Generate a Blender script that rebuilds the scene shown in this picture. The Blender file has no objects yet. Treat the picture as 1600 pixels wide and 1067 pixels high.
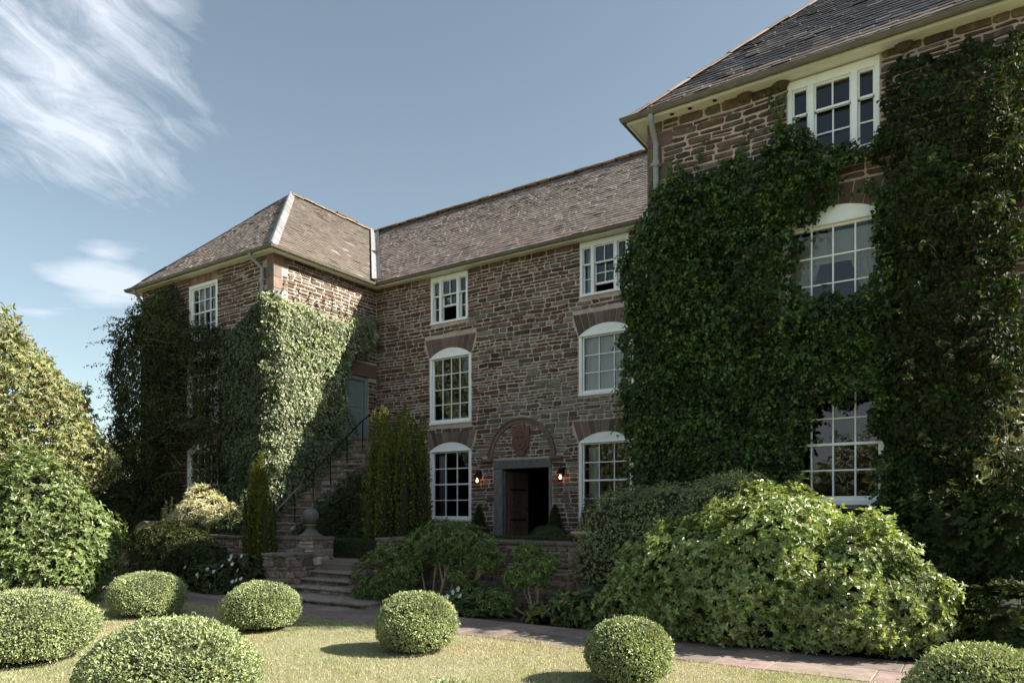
import bpy, math, random
import numpy as np
from mathutils import Vector, Matrix

C = bpy.context.scene
COL = C.collection
R = math.radians
rng = np.random.default_rng(11)
random.seed(11)

# ------------------------------------------------------------------ camera
cam = bpy.data.objects.new('camera', bpy.data.cameras.new('camera'))
COL.objects.link(cam)
cam.location = (9.644, -15.2, 1.6)
cam.rotation_euler = (R(90), 0, 0.5832)
cam.data.sensor_width = 36
cam.data.lens = 25.164
cam.data.shift_y = 0.168
cam.data.clip_start = 0.05
cam.data.clip_end = 3000
C.camera = cam

# ------------------------------------------------------------------ sun and sky
BETA, ELEV = R(25.5), R(36.5)
SUN = Vector((math.cos(BETA)*math.cos(ELEV), math.sin(BETA)*math.cos(ELEV), math.sin(ELEV)))
sl = bpy.data.lights.new('sun', 'SUN')
sl.energy = 5.0
sl.angle = R(0.5)
sl.color = (1.0, 0.91, 0.78)
so = bpy.data.objects.new('sun', sl)
COL.objects.link(so)
so.rotation_euler = SUN.to_track_quat('Z', 'Y').to_euler()
so.location = (30, 15, 30)

C.view_settings.view_transform = 'Standard'
C.view_settings.look = 'None'
C.view_settings.exposure = 1.6
C.view_settings.gamma = 1.0
C.cycles.use_denoising = True
C.cycles.max_bounces = 7
C.cycles.diffuse_bounces = 3
C.cycles.glossy_bounces = 3
C.cycles.transmission_bounces = 4
C.cycles.transparent_max_bounces = 12
C.cycles.caustics_reflective = False
C.cycles.caustics_refractive = False


def nn(nt, typ, **kw):
    n = nt.nodes.new(typ)
    for k, v in kw.items():
        if k in ('op',):
            n.operation = v
        else:
            setattr(n, k, v)
    return n


def setin(n, **kw):
    for k, v in kw.items():
        n.inputs[k.replace('_', ' ')].default_value = v
    return n


def math_n(nt, op, a=None, b=None, c=None, clamp=False):
    n = nt.nodes.new('ShaderNodeMath')
    n.operation = op
    n.use_clamp = clamp
    for i, v in enumerate((a, b, c)):
        if v is None:
            continue
        if isinstance(v, (int, float)):
            n.inputs[i].default_value = v
        else:
            nt.links.new(v, n.inputs[i])
    return n.outputs[0]


def ramp(nt, fac, stops, interp='LINEAR'):
    n = nt.nodes.new('ShaderNodeValToRGB')
    n.color_ramp.interpolation = interp
    el = n.color_ramp.elements
    while len(el) < len(stops):
        el.new(0.5)
    for e, (p, c) in zip(el, stops):
        e.position = p
        e.color = (c, c, c, 1) if isinstance(c, (int, float)) else (*c, 1)
    nt.links.new(fac, n.inputs[0])
    return n.outputs[0]


def mixc(nt, f, a, b, mode='MIX'):
    m = nn(nt, 'ShaderNodeMix')
    m.data_type = 'RGBA'
    m.blend_type = mode
    for k, v in (('Factor', f), ('A', a), ('B', b)):
        if isinstance(v, (int, float)):
            m.inputs[k].default_value = v
        elif isinstance(v, tuple):
            m.inputs[k].default_value = (*v, 1)
        else:
            nt.links.new(v, m.inputs[k])
    return m.outputs['Result']


def build_world():
    w = bpy.data.worlds.new('World')
    C.world = w
    w.use_nodes = True
    nt = w.node_tree
    L = nt.links
    bg = nt.nodes['Background']
    sky = nn(nt, 'ShaderNodeTexSky')
    sky.sky_type = 'NISHITA'
    sky.sun_disc = False
    sky.sun_elevation = ELEV
    sky.sun_rotation = R(90) - BETA
    sky.air_density = 1.0
    sky.dust_density = 0.7
    sky.ozone_density = 1.2
    hs = nn(nt, 'ShaderNodeHueSaturation')
    hs.inputs['Saturation'].default_value = 0.72
    hs.inputs['Value'].default_value = 1.0
    L.new(sky.outputs[0], hs.inputs['Color'])
    skc = mixc(nt, 1.0, hs.outputs[0], (0.88, 0.93, 0.86), 'MULTIPLY')
    tc = nn(nt, 'ShaderNodeTexCoord')
    # direction turned so that +Y is the way the house is looked at
    vr = nn(nt, 'ShaderNodeVectorRotate')
    vr.rotation_type = 'Z_AXIS'
    vr.inputs['Angle'].default_value = -0.5832
    L.new(tc.outputs['Generated'], vr.inputs['Vector'])
    sp = nn(nt, 'ShaderNodeSeparateXYZ')
    L.new(vr.outputs[0], sp.inputs[0])
    zz = math_n(nt, 'MAXIMUM', sp.outputs[2], 0.03)
    px = math_n(nt, 'DIVIDE', sp.outputs[0], zz)
    py = math_n(nt, 'DIVIDE', sp.outputs[1], zz)
    cb = nn(nt, 'ShaderNodeCombineXYZ')
    L.new(px, cb.inputs[0])
    L.new(py, cb.inputs[1])
    # warp
    nz = nn(nt, 'ShaderNodeTexNoise')
    setin(nz, Scale=1.1, Detail=3.0)
    L.new(cb.outputs[0], nz.inputs['Vector'])
    wm = nn(nt, 'ShaderNodeVectorMath', op='MULTIPLY_ADD')
    wm.inputs[1].default_value = (0.5, 0.6, 0)
    L.new(nz.outputs['Color'], wm.inputs[0])
    L.new(cb.outputs[0], wm.inputs[2])
    mp = nn(nt, 'ShaderNodeMapping')
    v2 = nn(nt, 'ShaderNodeVectorRotate')
    v2.rotation_type = 'Z_AXIS'
    v2.inputs['Angle'].default_value = R(12)
    L.new(wm.outputs[0], v2.inputs['Vector'])
    mp.inputs['Scale'].default_value = (8.0, 2.1, 1)
    L.new(v2.outputs[0], mp.inputs[0])
    n1 = nn(nt, 'ShaderNodeTexNoise')
    setin(n1, Scale=1.15, Detail=9.0, Roughness=0.66, Distortion=0.8)
    L.new(mp.outputs[0], n1.inputs['Vector'])
    n2 = nn(nt, 'ShaderNodeTexNoise')
    setin(n2, Scale=2.6, Detail=5.0, Roughness=0.55)
    L.new(wm.outputs[0], n2.inputs['Vector'])

    def blob(cx, cy, rx, ry, rot):
        m = nn(nt, 'ShaderNodeMapping')
        m.vector_type = 'TEXTURE'
        m.inputs['Location'].default_value = (cx, cy, 0)
        m.inputs['Rotation'].default_value = (0, 0, rot)
        m.inputs['Scale'].default_value = (rx, ry, 1)
        L.new(cb.outputs[0], m.inputs[0])
        ln = nn(nt, 'ShaderNodeVectorMath', op='LENGTH')
        L.new(m.outputs[0], ln.inputs[0])
        return math_n(nt, 'SUBTRACT', 1.0, ln.outputs['Value'], clamp=True)
    up = math_n(nt, 'GREATER_THAN', sp.outputs[2], 0.02)
    m1 = blob(-1.08, 1.74, 0.40, 0.82, R(26))
    m1b = blob(-0.66, 1.28, 0.22, 0.45, R(35))
    msk = math_n(nt, 'ADD', m1, math_n(nt, 'MULTIPLY', m1b, 0.75), clamp=True)
    a = math_n(nt, 'MULTIPLY', n1.outputs['Fac'], 0.6)
    b = math_n(nt, 'MULTIPLY_ADD', n2.outputs['Fac'], 0.55, a)
    s = math_n(nt, 'ADD', b, math_n(nt, 'MULTIPLY', msk, 0.42))
    c1 = ramp(nt, s, [(0.68, 0.0), (0.80, 0.24), (0.98, 0.85)])
    c1 = math_n(nt, 'MULTIPLY', c1, math_n(nt, 'MULTIPLY', msk, 3.5, clamp=True))
    # small puffs low on the left
    nt3 = nn(nt, 'ShaderNodeTexNoise')
    setin(nt3, Scale=3.2, Detail=6.0, Roughness=0.5)
    L.new(cb.outputs[0], nt3.inputs['Vector'])
    p1 = blob(-1.76, 3.13, 0.36, 0.62, R(30))
    p2 = blob(-1.55, 2.73, 0.20, 0.26, R(30))
    p3 = blob(-2.35, 3.55, 0.35, 0.30, 0)
    pm = math_n(nt, 'MAXIMUM', math_n(nt, 'MAXIMUM', p1, math_n(nt, 'MULTIPLY', p2, 0.75)), math_n(nt, 'MULTIPLY', p3, 0.6))
    s2 = math_n(nt, 'MULTIPLY_ADD', pm, 0.62, math_n(nt, 'MULTIPLY', nt3.outputs['Fac'], 0.7))
    c2 = ramp(nt, s2, [(0.54, 0.0), (0.80, 0.72)])
    c2 = math_n(nt, 'MULTIPLY', c2, math_n(nt, 'MULTIPLY', pm, 4.0, clamp=True))
    # unseen white cloud bank behind the camera, added to brighten the shaded walls
    back = ramp(nt, math_n(nt, 'MULTIPLY', sp.outputs[1], -1.0), [(0.05, 0.0), (0.45, 1.0)])
    c3 = ramp(nt, nt3.outputs['Fac'], [(0.34, 0.35), (0.58, 1.0)])
    gap_ = ramp(nt, sp.outputs[2], [(0.11, 1.0), (0.19, 0.0), (0.52, 0.0), (0.66, 1.0)])
    c3 = math_n(nt, 'MULTIPLY', math_n(nt, 'MULTIPLY', c3, back), gap_)
    cf = math_n(nt, 'MAXIMUM', math_n(nt, 'MAXIMUM', c1, c2), c3)
    cf = math_n(nt, 'MULTIPLY', cf, up)
    mx = nn(nt, 'ShaderNodeMix')
    mx.data_type = 'RGBA'
    L.new(cf, mx.inputs['Factor'])
    L.new(skc, mx.inputs['A'])
    mx.inputs['B'].default_value = (5.0, 5.4, 6.0, 1)
    L.new(mx.outputs['Result'], bg.inputs['Color'])
    bg.inputs['Strength'].default_value = 0.0625


build_world()

# ------------------------------------------------------------------ numeric helpers


def _h(i, j, k, seed):
    n = (i * 374761393 + j * 668265263 + k * 2147483647 * 3 + seed * 974711) & 0xffffffff
    n = ((n ^ (n >> 13)) * 1274126177) & 0xffffffff
    n = (n ^ (n >> 16)) & 0xffffff
    return n / float(0xffffff)


def vnoise(p, seed=0):
    """smooth value noise 0..1 for an (n,2|3) array"""
    p = np.asarray(p, float)
    if p.shape[1] == 2:
        p = np.c_[p, np.zeros(len(p))]
    i = np.floor(p).astype(np.int64)
    f = p - i
    f = f * f * (3 - 2 * f)
    out = 0
    for a in (0, 1):
        for b in (0, 1):
            for c in (0, 1):
                w = (f[:, 0] if a else 1 - f[:, 0]) * (f[:, 1] if b else 1 - f[:, 1]) * (f[:, 2] if c else 1 - f[:, 2])
                out = out + w * _h(i[:, 0] + a, i[:, 1] + b, i[:, 2] + c, seed)
    return out


def nrmz(a):
    return a / np.maximum(np.linalg.norm(a, axis=1, keepdims=True), 1e-9)


OFF = {}


def link(o, parent=None, loc=None):
    COL.objects.link(o)
    if parent is not None:
        o.parent = parent
        OFF[o.name] = OFF[parent.name]
    else:
        OFF[o.name] = Vector(loc) if loc is not None else Vector((0, 0, 0))
        o.location = OFF[o.name]
    return o


def tag(o, label=None, cat=None, group=None, kind=None):
    if label:
        o['label'] = label
    if cat:
        o['category'] = cat
    if group:
        o['group'] = group
    if kind:
        o['kind'] = kind
    return o


def thing(name, label, cat, loc, group=None):
    o = bpy.data.objects.new(name, None)
    o.empty_display_size = 0.2
    link(o, None, loc)
    return tag(o, label, cat, group)


def raw_mesh(name, V, counts, idx, mats, tint=None, midx=None, parent=None, smooth=False, loc=None):
    """mesh from flat arrays; V in world space"""
    me = bpy.data.meshes.new(name)
    o = bpy.data.objects.new(name, me)
    link(o, parent, loc)
    V = np.asarray(V, np.float32) - np.array(OFF[o.name], np.float32)
    me.vertices.add(len(V))
    me.vertices.foreach_set('co', V.ravel())
    counts = np.asarray(counts, np.int32)
    idx = np.asarray(idx, np.int32)
    me.loops.add(len(idx))
    me.loops.foreach_set('vertex_index', idx)
    me.polygons.add(len(counts))
    st = np.zeros(len(counts), np.int32)
    st[1:] = np.cumsum(counts)[:-1]
    me.polygons.foreach_set('loop_start', st)
    if midx is not None:
        me.polygons.foreach_set('material_index', np.asarray(midx, np.int32))
    me.polygons.foreach_set('use_smooth', np.full(len(counts), bool(smooth)))
    me.update(calc_edges=True)
    me.validate()
    if tint is not None:
        at = me.attributes.new('tint', 'FLOAT_COLOR', 'FACE')
        t = np.ones((len(counts), 4), np.float32)
        t[:, :3] = tint
        at.data.foreach_set('color', t.ravel())
    for m in (mats if isinstance(mats, (list, tuple)) else [mats]):
        me.materials.append(m)
    return o


class MB:
    def __init__(s):
        s.v = []
        s.f = []
        s.m = []
        s.c = []

    def add(s, pts, faces, mat=0, col=(1, 1, 1)):
        b = len(s.v)
        s.v.extend([tuple(p) for p in pts])
        for f in faces:
            s.f.append([b + i for i in f])
            s.m.append(mat)
            s.c.append(col)

    def poly(s, pts, mat=0, col=(1, 1, 1)):
        s.add(pts, [list(range(len(pts)))], mat, col)

    def box(s, x0, y0, z0, x1, y1, z1, mat=0, col=(1, 1, 1)):
        p = [(x, y, z) for z in (z0, z1) for y in (y0, y1) for x in (x0, x1)]
        s.add(p, [(0, 2, 3, 1), (4, 5, 7, 6), (0, 1, 5, 4), (2, 6, 7, 3), (0, 4, 6, 2), (1, 3, 7, 5)], mat, col)

    def bbox(s, x0, y0, z0, x1, y1, z1, b=0.006, mat=0, col=(1, 1, 1)):
        """box with chamfered edges"""
        xs, ys, zs = (x0, x1), (y0, y1), (z0, z1)
        P = {}
        pts = []
        for ix in (0, 1):
            for iy in (0, 1):
                for iz in (0, 1):
                    sx, sy, sz = (1 - 2*ix), (1 - 2*iy), (1 - 2*iz)
                    for ax in range(3):
                        q = [xs[ix] + sx*b, ys[iy] + sy*b, zs[iz] + sz*b]
                        q[ax] = (xs[ix], ys[iy], zs[iz])[ax]
                        P[(ix, iy, iz, ax)] = len(pts)
                        pts.append(q)
        F = []
        for ax in range(3):
            for e in (0, 1):
                o = [i for i in range(3) if i != ax]
                loop = []
                for (u, v) in ((0, 0), (1, 0), (1, 1), (0, 1)):
                    k = [0, 0, 0]
                    k[ax] = e
                    k[o[0]] = u
                    k[o[1]] = v
                    loop.append(P[(*k, ax)])
                F.append(loop)
        for ax in range(3):
            o = [i for i in range(3) if i != ax]
            for u in (0, 1):
                for v in (0, 1):
                    a = [0, 0, 0]
                    a[o[0]] = u
                    a[o[1]] = v
                    c = list(a)
                    c[ax] = 1
                    F.append([P[(*a, o[0])], P[(*a, o[1])], P[(*c, o[1])], P[(*c, o[0])]])
        for ix in (0, 1):
            for iy in (0, 1):
                for iz in (0, 1):
                    F.append([P[(ix, iy, iz, a)] for a in range(3)])
        s.add(pts, F, mat, col)

    def prism(s, poly, ext, mat=0, col=(1, 1, 1), cap=True):
        """poly: list of 3D pts; ext: vector"""
        e = Vector(ext)
        a = [Vector(p) for p in poly]
        b = [p + e for p in a]
        n = len(a)
        F = [[i, (i + 1) % n, n + (i + 1) % n, n + i] for i in range(n)]
        if cap:
            F += [list(range(n)), list(range(n, 2 * n))]
        s.add(a + b, F, mat, col)

    def tube(s, path, rad, n=8, mat=0, col=(1, 1, 1), cap=True):
        path = [Vector(p) for p in path]
        rad = rad if isinstance(rad, (list, tuple)) else [rad] * len(path)
        rings = []
        t0 = (path[1] - path[0]).normalized()
        ref = Vector((0, 0, 1)) if abs(t0.z) < 0.9 else Vector((1, 0, 0))
        a = t0.cross(ref).normalized()
        pts = []
        for i, p in enumerate(path):
            t = (path[min(i + 1, len(path) - 1)] - path[max(i - 1, 0)]).normalized()
            a = (a - t * a.dot(t)).normalized()
            b = t.cross(a)
            for k in range(n):
                th = 2 * math.pi * k / n
                pts.append(p + (a * math.cos(th) + b * math.sin(th)) * rad[i])
        F = []
        for i in range(len(path) - 1):
            for k in range(n):
                F.append([i*n + k, i*n + (k + 1) % n, (i + 1)*n + (k + 1) % n, (i + 1)*n + k])
        if cap:
            F.append(list(range(n)))
            F.append(list(range((len(path) - 1)*n, len(path)*n)))
        s.add(pts, F, mat, col)

    def lathe(s, prof, c, n=24, mat=0, col=(1, 1, 1)):
        pts = []
        for r, z in prof:
            for k in range(n):
                th = 2*math.pi*k/n
                pts.append((c[0] + r*math.cos(th), c[1] + r*math.sin(th), c[2] + z))
        F = []
        for i in range(len(prof) - 1):
            for k in range(n):
                F.append([i*n + k, i*n + (k + 1) % n, (i + 1)*n + (k + 1) % n, (i + 1)*n + k])
        F.append(list(range(n)))
        F.append(list(range((len(prof) - 1)*n, len(prof)*n)))
        s.add(pts, F, mat, col)

    def build(s, name, mats, parent=None, smooth=False, loc=None, tint=True):
        cnt = [len(f) for f in s.f]
        idx = [i for f in s.f for i in f]
        return raw_mesh(name, np.array([tuple(v) for v in s.v]), cnt, idx, mats,
                        np.array(s.c) if tint else None, s.m, parent, smooth, loc)


# ------------------------------------------------------------------ materials


def new_mat(name):
    m = bpy.data.materials.new(name)
    m.use_nodes = True
    nt = m.node_tree
    p = nt.nodes['Principled BSDF']
    return m, nt, p


def noise_tex(nt, scale, detail=4, rough=0.55, vec=None, dist=0.0):
    n = nn(nt, 'ShaderNodeTexNoise')
    setin(n, Scale=scale, Detail=detail, Roughness=rough, Distortion=dist)
    if vec is None:
        tc = nn(nt, 'ShaderNodeTexCoord')
        vec = tc.outputs['Object']
    nt.links.new(vec, n.inputs['Vector'])
    return n.outputs['Fac']


def tinted(name, base=(1, 1, 1), rough=0.85, n_scale=9.0, n_amt=0.35, bump=0.0, b_scale=40.0, spots=None, metallic=0.0, spec=0.3, bdist=0.01):
    """base * tint attribute * noise, optional spots=(colour, scale, lo, hi, amount) of lichen"""
    m, nt, p = new_mat(name)
    at = nn(nt, 'ShaderNodeAttribute')
    at.attribute_name = 'tint'
    c = mixc(nt, 1.0, at.outputs['Color'], base, 'MULTIPLY')
    f = noise_tex(nt, n_scale, 6, 0.65)
    g = ramp(nt, f, [(0.25, 1 - n_amt), (0.75, 1 + n_amt)])
    c = mixc(nt, 1.0, c, g, 'MULTIPLY')
    for sp in (spots or []):
        col, sc, lo, hi, am = sp
        q = noise_tex(nt, sc, 7, 0.7)
        q = ramp(nt, q, [(lo, 0.0), (hi, am)])
        c = mixc(nt, q, c, col)
    nt.links.new(c, p.inputs['Base Color'])
    setin(p, Roughness=rough, Metallic=metallic)
    p.inputs['Specular IOR Level'].default_value = spec
    if bump:
        b = nn(nt, 'ShaderNodeBump')
        b.inputs['Strength'].default_value = bump
        b.inputs['Distance'].default_value = bdist
        nt.links.new(noise_tex(nt, b_scale, 6, 0.7), b.inputs['Height'])
        nt.links.new(b.outputs[0], p.inputs['Normal'])
    return m


M = {}
M['stone'] = tinted('sandstone', rough=0.92, n_scale=14, n_amt=0.45, bump=0.8, b_scale=38, bdist=0.02,
                    spots=[((0.20, 0.19, 0.17), 0.8, 0.52, 0.70, 0.40), ((0.34, 0.34, 0.31), 7.0, 0.58, 0.72, 0.45), ((0.05, 0.045, 0.04), 5.0, 0.60, 0.74, 0.5)])
M['mortar'] = tinted('lime_mortar', (0.50, 0.395, 0.34), 0.95, 5, 0.3, 0.6, 60, spots=[((0.20, 0.17, 0.15), 0.7, 0.50, 0.72, 0.45), ((0.30, 0.27, 0.23), 2.2, 0.54, 0.78, 0.5)])
M['oldmortar'] = tinted('old_lime_mortar', (0.34, 0.275, 0.23), 0.95, 5, 0.4, 0.7, 50, spots=[((0.10, 0.09, 0.07), 3.2, 0.5, 0.7, 0.8)])
M['oldstone'] = tinted('weathered_stone', rough=0.95, n_scale=10, n_amt=0.5, bump=1.0, b_scale=30, bdist=0.03,
                       spots=[((0.40, 0.38, 0.34), 9.0, 0.58, 0.68, 0.7), ((0.035, 0.033, 0.028), 4.0, 0.55, 0.7, 0.7), ((0.06, 0.075, 0.03), 3.0, 0.6, 0.75, 0.6)])
M['dressed'] = tinted('dressed_red_sandstone', rough=0.9, n_scale=6, n_amt=0.25, bump=0.35, b_scale=50,
                      spots=[((0.30, 0.29, 0.26), 4.0, 0.60, 0.76, 0.5)])
M['slate'] = tinted('stone_slate', rough=0.72, n_scale=3.0, n_amt=0.3, bump=0.35, b_scale=45, spec=0.4, bdist=0.01,
                    spots=[((0.36, 0.34, 0.31), 12, 0.60, 0.74, 0.25), ((0.05, 0.045, 0.045), 1.3, 0.52, 0.70, 0.55)])
M['darkslate'] = tinted('dark_slate', rough=0.6, n_scale=1.2, n_amt=0.4, bump=0.3, b_scale=45, spec=0.4, spots=[((0.16, 0.145, 0.13), 0.9, 0.56, 0.68, 0.6)])
M['ridge'] = tinted('ridge_tile', rough=0.9, n_scale=12, n_amt=0.4, bump=0.5, b_scale=40,
                    spots=[((0.36, 0.22, 0.05), 6, 0.52, 0.64, 0.85), ((0.45, 0.43, 0.38), 9, 0.58, 0.7, 0.6)])
M['lead'] = tinted('lead_sheet', (0.19, 0.19, 0.20), 0.5, 6, 0.25, 0.2, 20, spec=0.5)
M['cream'] = tinted('cream_paint', (0.83, 0.82, 0.77), 0.6, 3, 0.10, 0.06, 25)
M['white'] = tinted('white_paint', (0.86, 0.88, 0.89), 0.45, 4, 0.07, 0.05, 30, spec=0.4)
M['gutter'] = tinted('cast_iron_gutter', (0.13, 0.115, 0.09), 0.5, 6, 0.3, 0.1, 30)
M['pipe'] = tinted('grey_painted_pipe', (0.27, 0.27, 0.27), 0.45, 8, 0.15)
M['iron'] = tinted('black_iron', (0.014, 0.014, 0.015), 0.9, 20, 0.3, spec=0.04)
M['rustiron'] = tinted('rusty_iron', (0.055, 0.035, 0.022), 0.7, 20, 0.5)
M['green'] = tinted('grey_green_paint', (0.20, 0.255, 0.245), 0.45, 5, 0.08, 0.04, 30)
M['oldwood'] = tinted('weathered_oak', (0.155, 0.155, 0.158), 0.85, 9, 0.4, 0.5, 30)
M['doorwood'] = tinted('brown_oak', (0.085, 0.062, 0.048), 0.7, 12, 0.45, 0.4, 30)
M['plaster'] = tinted('room_plaster', (0.30, 0.28, 0.25), 0.9, 2, 0.1)
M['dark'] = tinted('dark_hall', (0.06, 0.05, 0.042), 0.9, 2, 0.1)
M['nest'] = tinted('dried_mud', (0.10, 0.07, 0.05), 0.95, 30, 0.5, 1.0, 60)
M['pot'] = tinted('stone_pot', (0.30, 0.27, 0.23), 0.9, 8, 0.35, 0.4, 40, spots=[((0.07, 0.07, 0.06), 5, 0.52, 0.68, 0.6)])
M['ball'] = tinted('finial_stone', (0.105, 0.094, 0.090), 0.92, 7, 0.4, 0.5, 50, spots=[((0.34, 0.32, 0.29), 6, 0.6, 0.74, 0.5)])
M['bark'] = tinted('bark', (0.12, 0.09, 0.06), 0.95, 14, 0.45, 0.8, 40)
M['stem'] = tinted('woody_stem', (0.30, 0.235, 0.15), 0.9, 20, 0.3)
M['twig'] = tinted('inner_twigs', (0.022, 0.026, 0.010), 0.95, 18, 0.5, 1.0, 40)
M['soil'] = tinted('soil', (0.045, 0.034, 0.025), 0.97, 6, 0.5, 1.0, 30)
M['flag'] = tinted('flagstone', rough=0.9, n_scale=5, n_amt=0.35, bump=0.4, b_scale=35,
                   spots=[((0.07, 0.065, 0.055), 2.2, 0.52, 0.72, 0.55), ((0.09, 0.10, 0.04), 4.5, 0.60, 0.74, 0.5)])
M['gravel'] = tinted('terrace_gravel', (0.18, 0.15, 0.12), 0.95, 40, 0.5, 1.0, 80)


def leaf_mat(name, base, rough=0.5, trans=0.22, spec=0.35, tcol=None):
    m, nt, p = new_mat(name)
    at = nn(nt, 'ShaderNodeAttribute')
    at.attribute_name = 'tint'
    c = mixc(nt, 1.0, at.outputs['Color'], base, 'MULTIPLY')
    nt.links.new(c, p.inputs['Base Color'])
    setin(p, Roughness=rough)
    p.inputs['Specular IOR Level'].default_value = spec
    tr = nn(nt, 'ShaderNodeBsdfTranslucent')
    tcol = tcol or (1.5, 1.4, 0.6)
    c2 = mixc(nt, 1.0, c, tcol, 'MULTIPLY')
    nt.links.new(c2, tr.inputs['Color'])
    ms = nn(nt, 'ShaderNodeMixShader')
    ms.inputs[0].default_value = trans
    nt.links.new(p.outputs[0], ms.inputs[1])
    nt.links.new(tr.outputs[0], ms.inputs[2])
    nt.links.new(ms.outputs[0], nt.nodes['Material Output'].inputs['Surface'])
    return m


M['box'] = leaf_mat('box_leaf', (0.275, 0.335, 0.172), 0.42, 0.22, 0.5)
M['ivy'] = leaf_mat('ivy_leaf', (0.043, 0.080, 0.022), 0.45, 0.15, 0.3)
M['paleivy'] = leaf_mat('pale_ivy_leaf', (0.215, 0.260, 0.145), 0.38, 0.18, 0.6)
M['creeper'] = leaf_mat('creeper_leaf', (0.032, 0.050, 0.016), 0.6, 0.25, 0.12)
M['climber'] = leaf_mat('climber_leaf', (0.050, 0.066, 0.020), 0.5, 0.22, 0.3)
M['shrub'] = leaf_mat('shrub_leaf', (0.240, 0.310, 0.115), 0.32, 0.34, 0.7)
M['laurel'] = leaf_mat('laurel_leaf', (0.150, 0.205, 0.072), 0.38, 0.25, 0.5)
M['tree'] = leaf_mat('tree_leaf', (0.240, 0.270, 0.130), 0.45, 0.25, 0.4)
M['yew'] = leaf_mat('golden_yew', (0.165, 0.165, 0.042), 0.6, 0.15, 0.2)
M['darkgreen'] = leaf_mat('evergreen_leaf', (0.036, 0.055, 0.018), 0.5, 0.15, 0.3)
M['rose'] = leaf_mat('peony_leaf', (0.115, 0.165, 0.055), 0.5, 0.22)
M['varieg'] = leaf_mat('variegated_leaf', (0.58, 0.56, 0.40), 0.5, 0.25)
M['grass'] = leaf_mat('grass_blade', (0.34, 0.35, 0.24), 0.6, 0.3, 0.2)
M['flower'] = leaf_mat('white_petal', (0.75, 0.76, 0.76), 0.6, 0.3, 0.2, (1, 1, 1))
M['curtain'] = leaf_mat('curtain_cloth', (0.82, 0.82, 0.80), 0.9, 0.3, 0.1, (1, 1, 1))


def glass_mat():
    m, nt, p = new_mat('window_glass')
    nt.nodes.remove(p)
    fr = nn(nt, 'ShaderNodeFresnel')
    fr.inputs['IOR'].default_value = 1.55
    bmp = nn(nt, 'ShaderNodeBump')
    bmp.inputs['Strength'].default_value = 0.05
    bmp.inputs['Distance'].default_value = 0.02
    nt.links.new(noise_tex(nt, 3.0, 2), bmp.inputs['Height'])
    gl = nn(nt, 'ShaderNodeBsdfGlossy')
    gl.inputs['Roughness'].default_value = 0.01
    nt.links.new(bmp.outputs[0], gl.inputs['Normal'])
    tr = nn(nt, 'ShaderNodeBsdfTransparent')
    tr.inputs['Color'].default_value = (0.82, 0.86, 0.84, 1)
    f = math_n(nt, 'MULTIPLY_ADD', fr.outputs[0], 1.45, 0.015, clamp=True)
    ms = nn(nt, 'ShaderNodeMixShader')
    nt.links.new(f, ms.inputs[0])
    nt.links.new(tr.outputs[0], ms.inputs[1])
    nt.links.new(gl.outputs[0], ms.inputs[2])
    nt.links.new(ms.outputs[0], nt.nodes['Material Output'].inputs['Surface'])
    return m


M['glass'] = glass_mat()


def glow_mat():
    m, nt, p = new_mat('lamp_glow')
    p.inputs['Base Color'].default_value = (1, 0.6, 0.3, 1)
    p.inputs['Emission Color'].default_value = (1.0, 0.50, 0.24, 1)
    p.inputs['Emission Strength'].default_value = 5.0
    return m


M['glow'] = glow_mat()

# ------------------------------------------------------------------ ground, lawn, path, terrace


def structure(o):
    o['kind'] = 'structure'
    return o


def ground_mat():
    m, nt, p = new_mat('rough_grass')
    f = noise_tex(nt, 0.8, 8, 0.7)
    c = mixc(nt, f, (0.06, 0.08, 0.025), (0.14, 0.15, 0.05))
    nt.links.new(c, p.inputs['Base Color'])
    setin(p, Roughness=0.95)
    return m


def lawn_mat():
    m, nt, p = new_mat('lawn_grass')
    f = noise_tex(nt, 1.3, 6, 0.6)
    c = mixc(nt, ramp(nt, f, [(0.35, 0.0), (0.65, 1.0)]), (0.265, 0.27, 0.165), (0.37, 0.355, 0.27))
    f2 = noise_tex(nt, 60, 5, 0.7)
    c = mixc(nt, ramp(nt, f2, [(0.35, 0.0), (0.6, 1.0)]), (0.17, 0.18, 0.07), c)
    nt.links.new(c, p.inputs['Base Color'])
    setin(p, Roughness=0.95)
    p.inputs['Specular IOR Level'].default_value = 0.1
    b = nn(nt, 'ShaderNodeBump')
    b.inputs['Strength'].default_value = 0.9
    b.inputs['Distance'].default_value = 0.03
    nt.links.new(f2, b.inputs['Height'])
    nt.links.new(b.outputs[0], p.inputs['Normal'])
    return m


g = MB()
g.poly([(-600, -600, -0.03), (600, -600, -0.03), (600, 600, -0.03), (-600, 600, -0.03)])
structure(g.build('ground', ground_mat()))
# gently uneven lawn
nx, ny = 60, 40
gx, gy = np.meshgrid(np.linspace(-16, 16, nx), np.linspace(-24, -7.62, ny))
lz = 0.03 * (vnoise(np.c_[gx.ravel()*0.35, gy.ravel()*0.35], 3) - 0.5)
lz *= np.clip((-7.7 - gy.ravel()) / 1.0, 0, 1)
V = np.c_[gx.ravel(), gy.ravel(), lz]
q = np.arange(nx*ny).reshape(ny, nx)
F = np.stack([q[:-1, :-1], q[:-1, 1:], q[1:, 1:], q[1:, :-1]], -1).reshape(-1, 4)
structure(raw_mesh('lawn', V, np.full(len(F), 4), F.ravel(), lawn_mat(), smooth=True))


def lawn_z(x, y):
    z = 0.03 * (vnoise(np.c_[x*0.35, y*0.35], 3) - 0.5)
    return z * np.clip((-7.7 - y) / 1.0, 0, 1)


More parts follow.
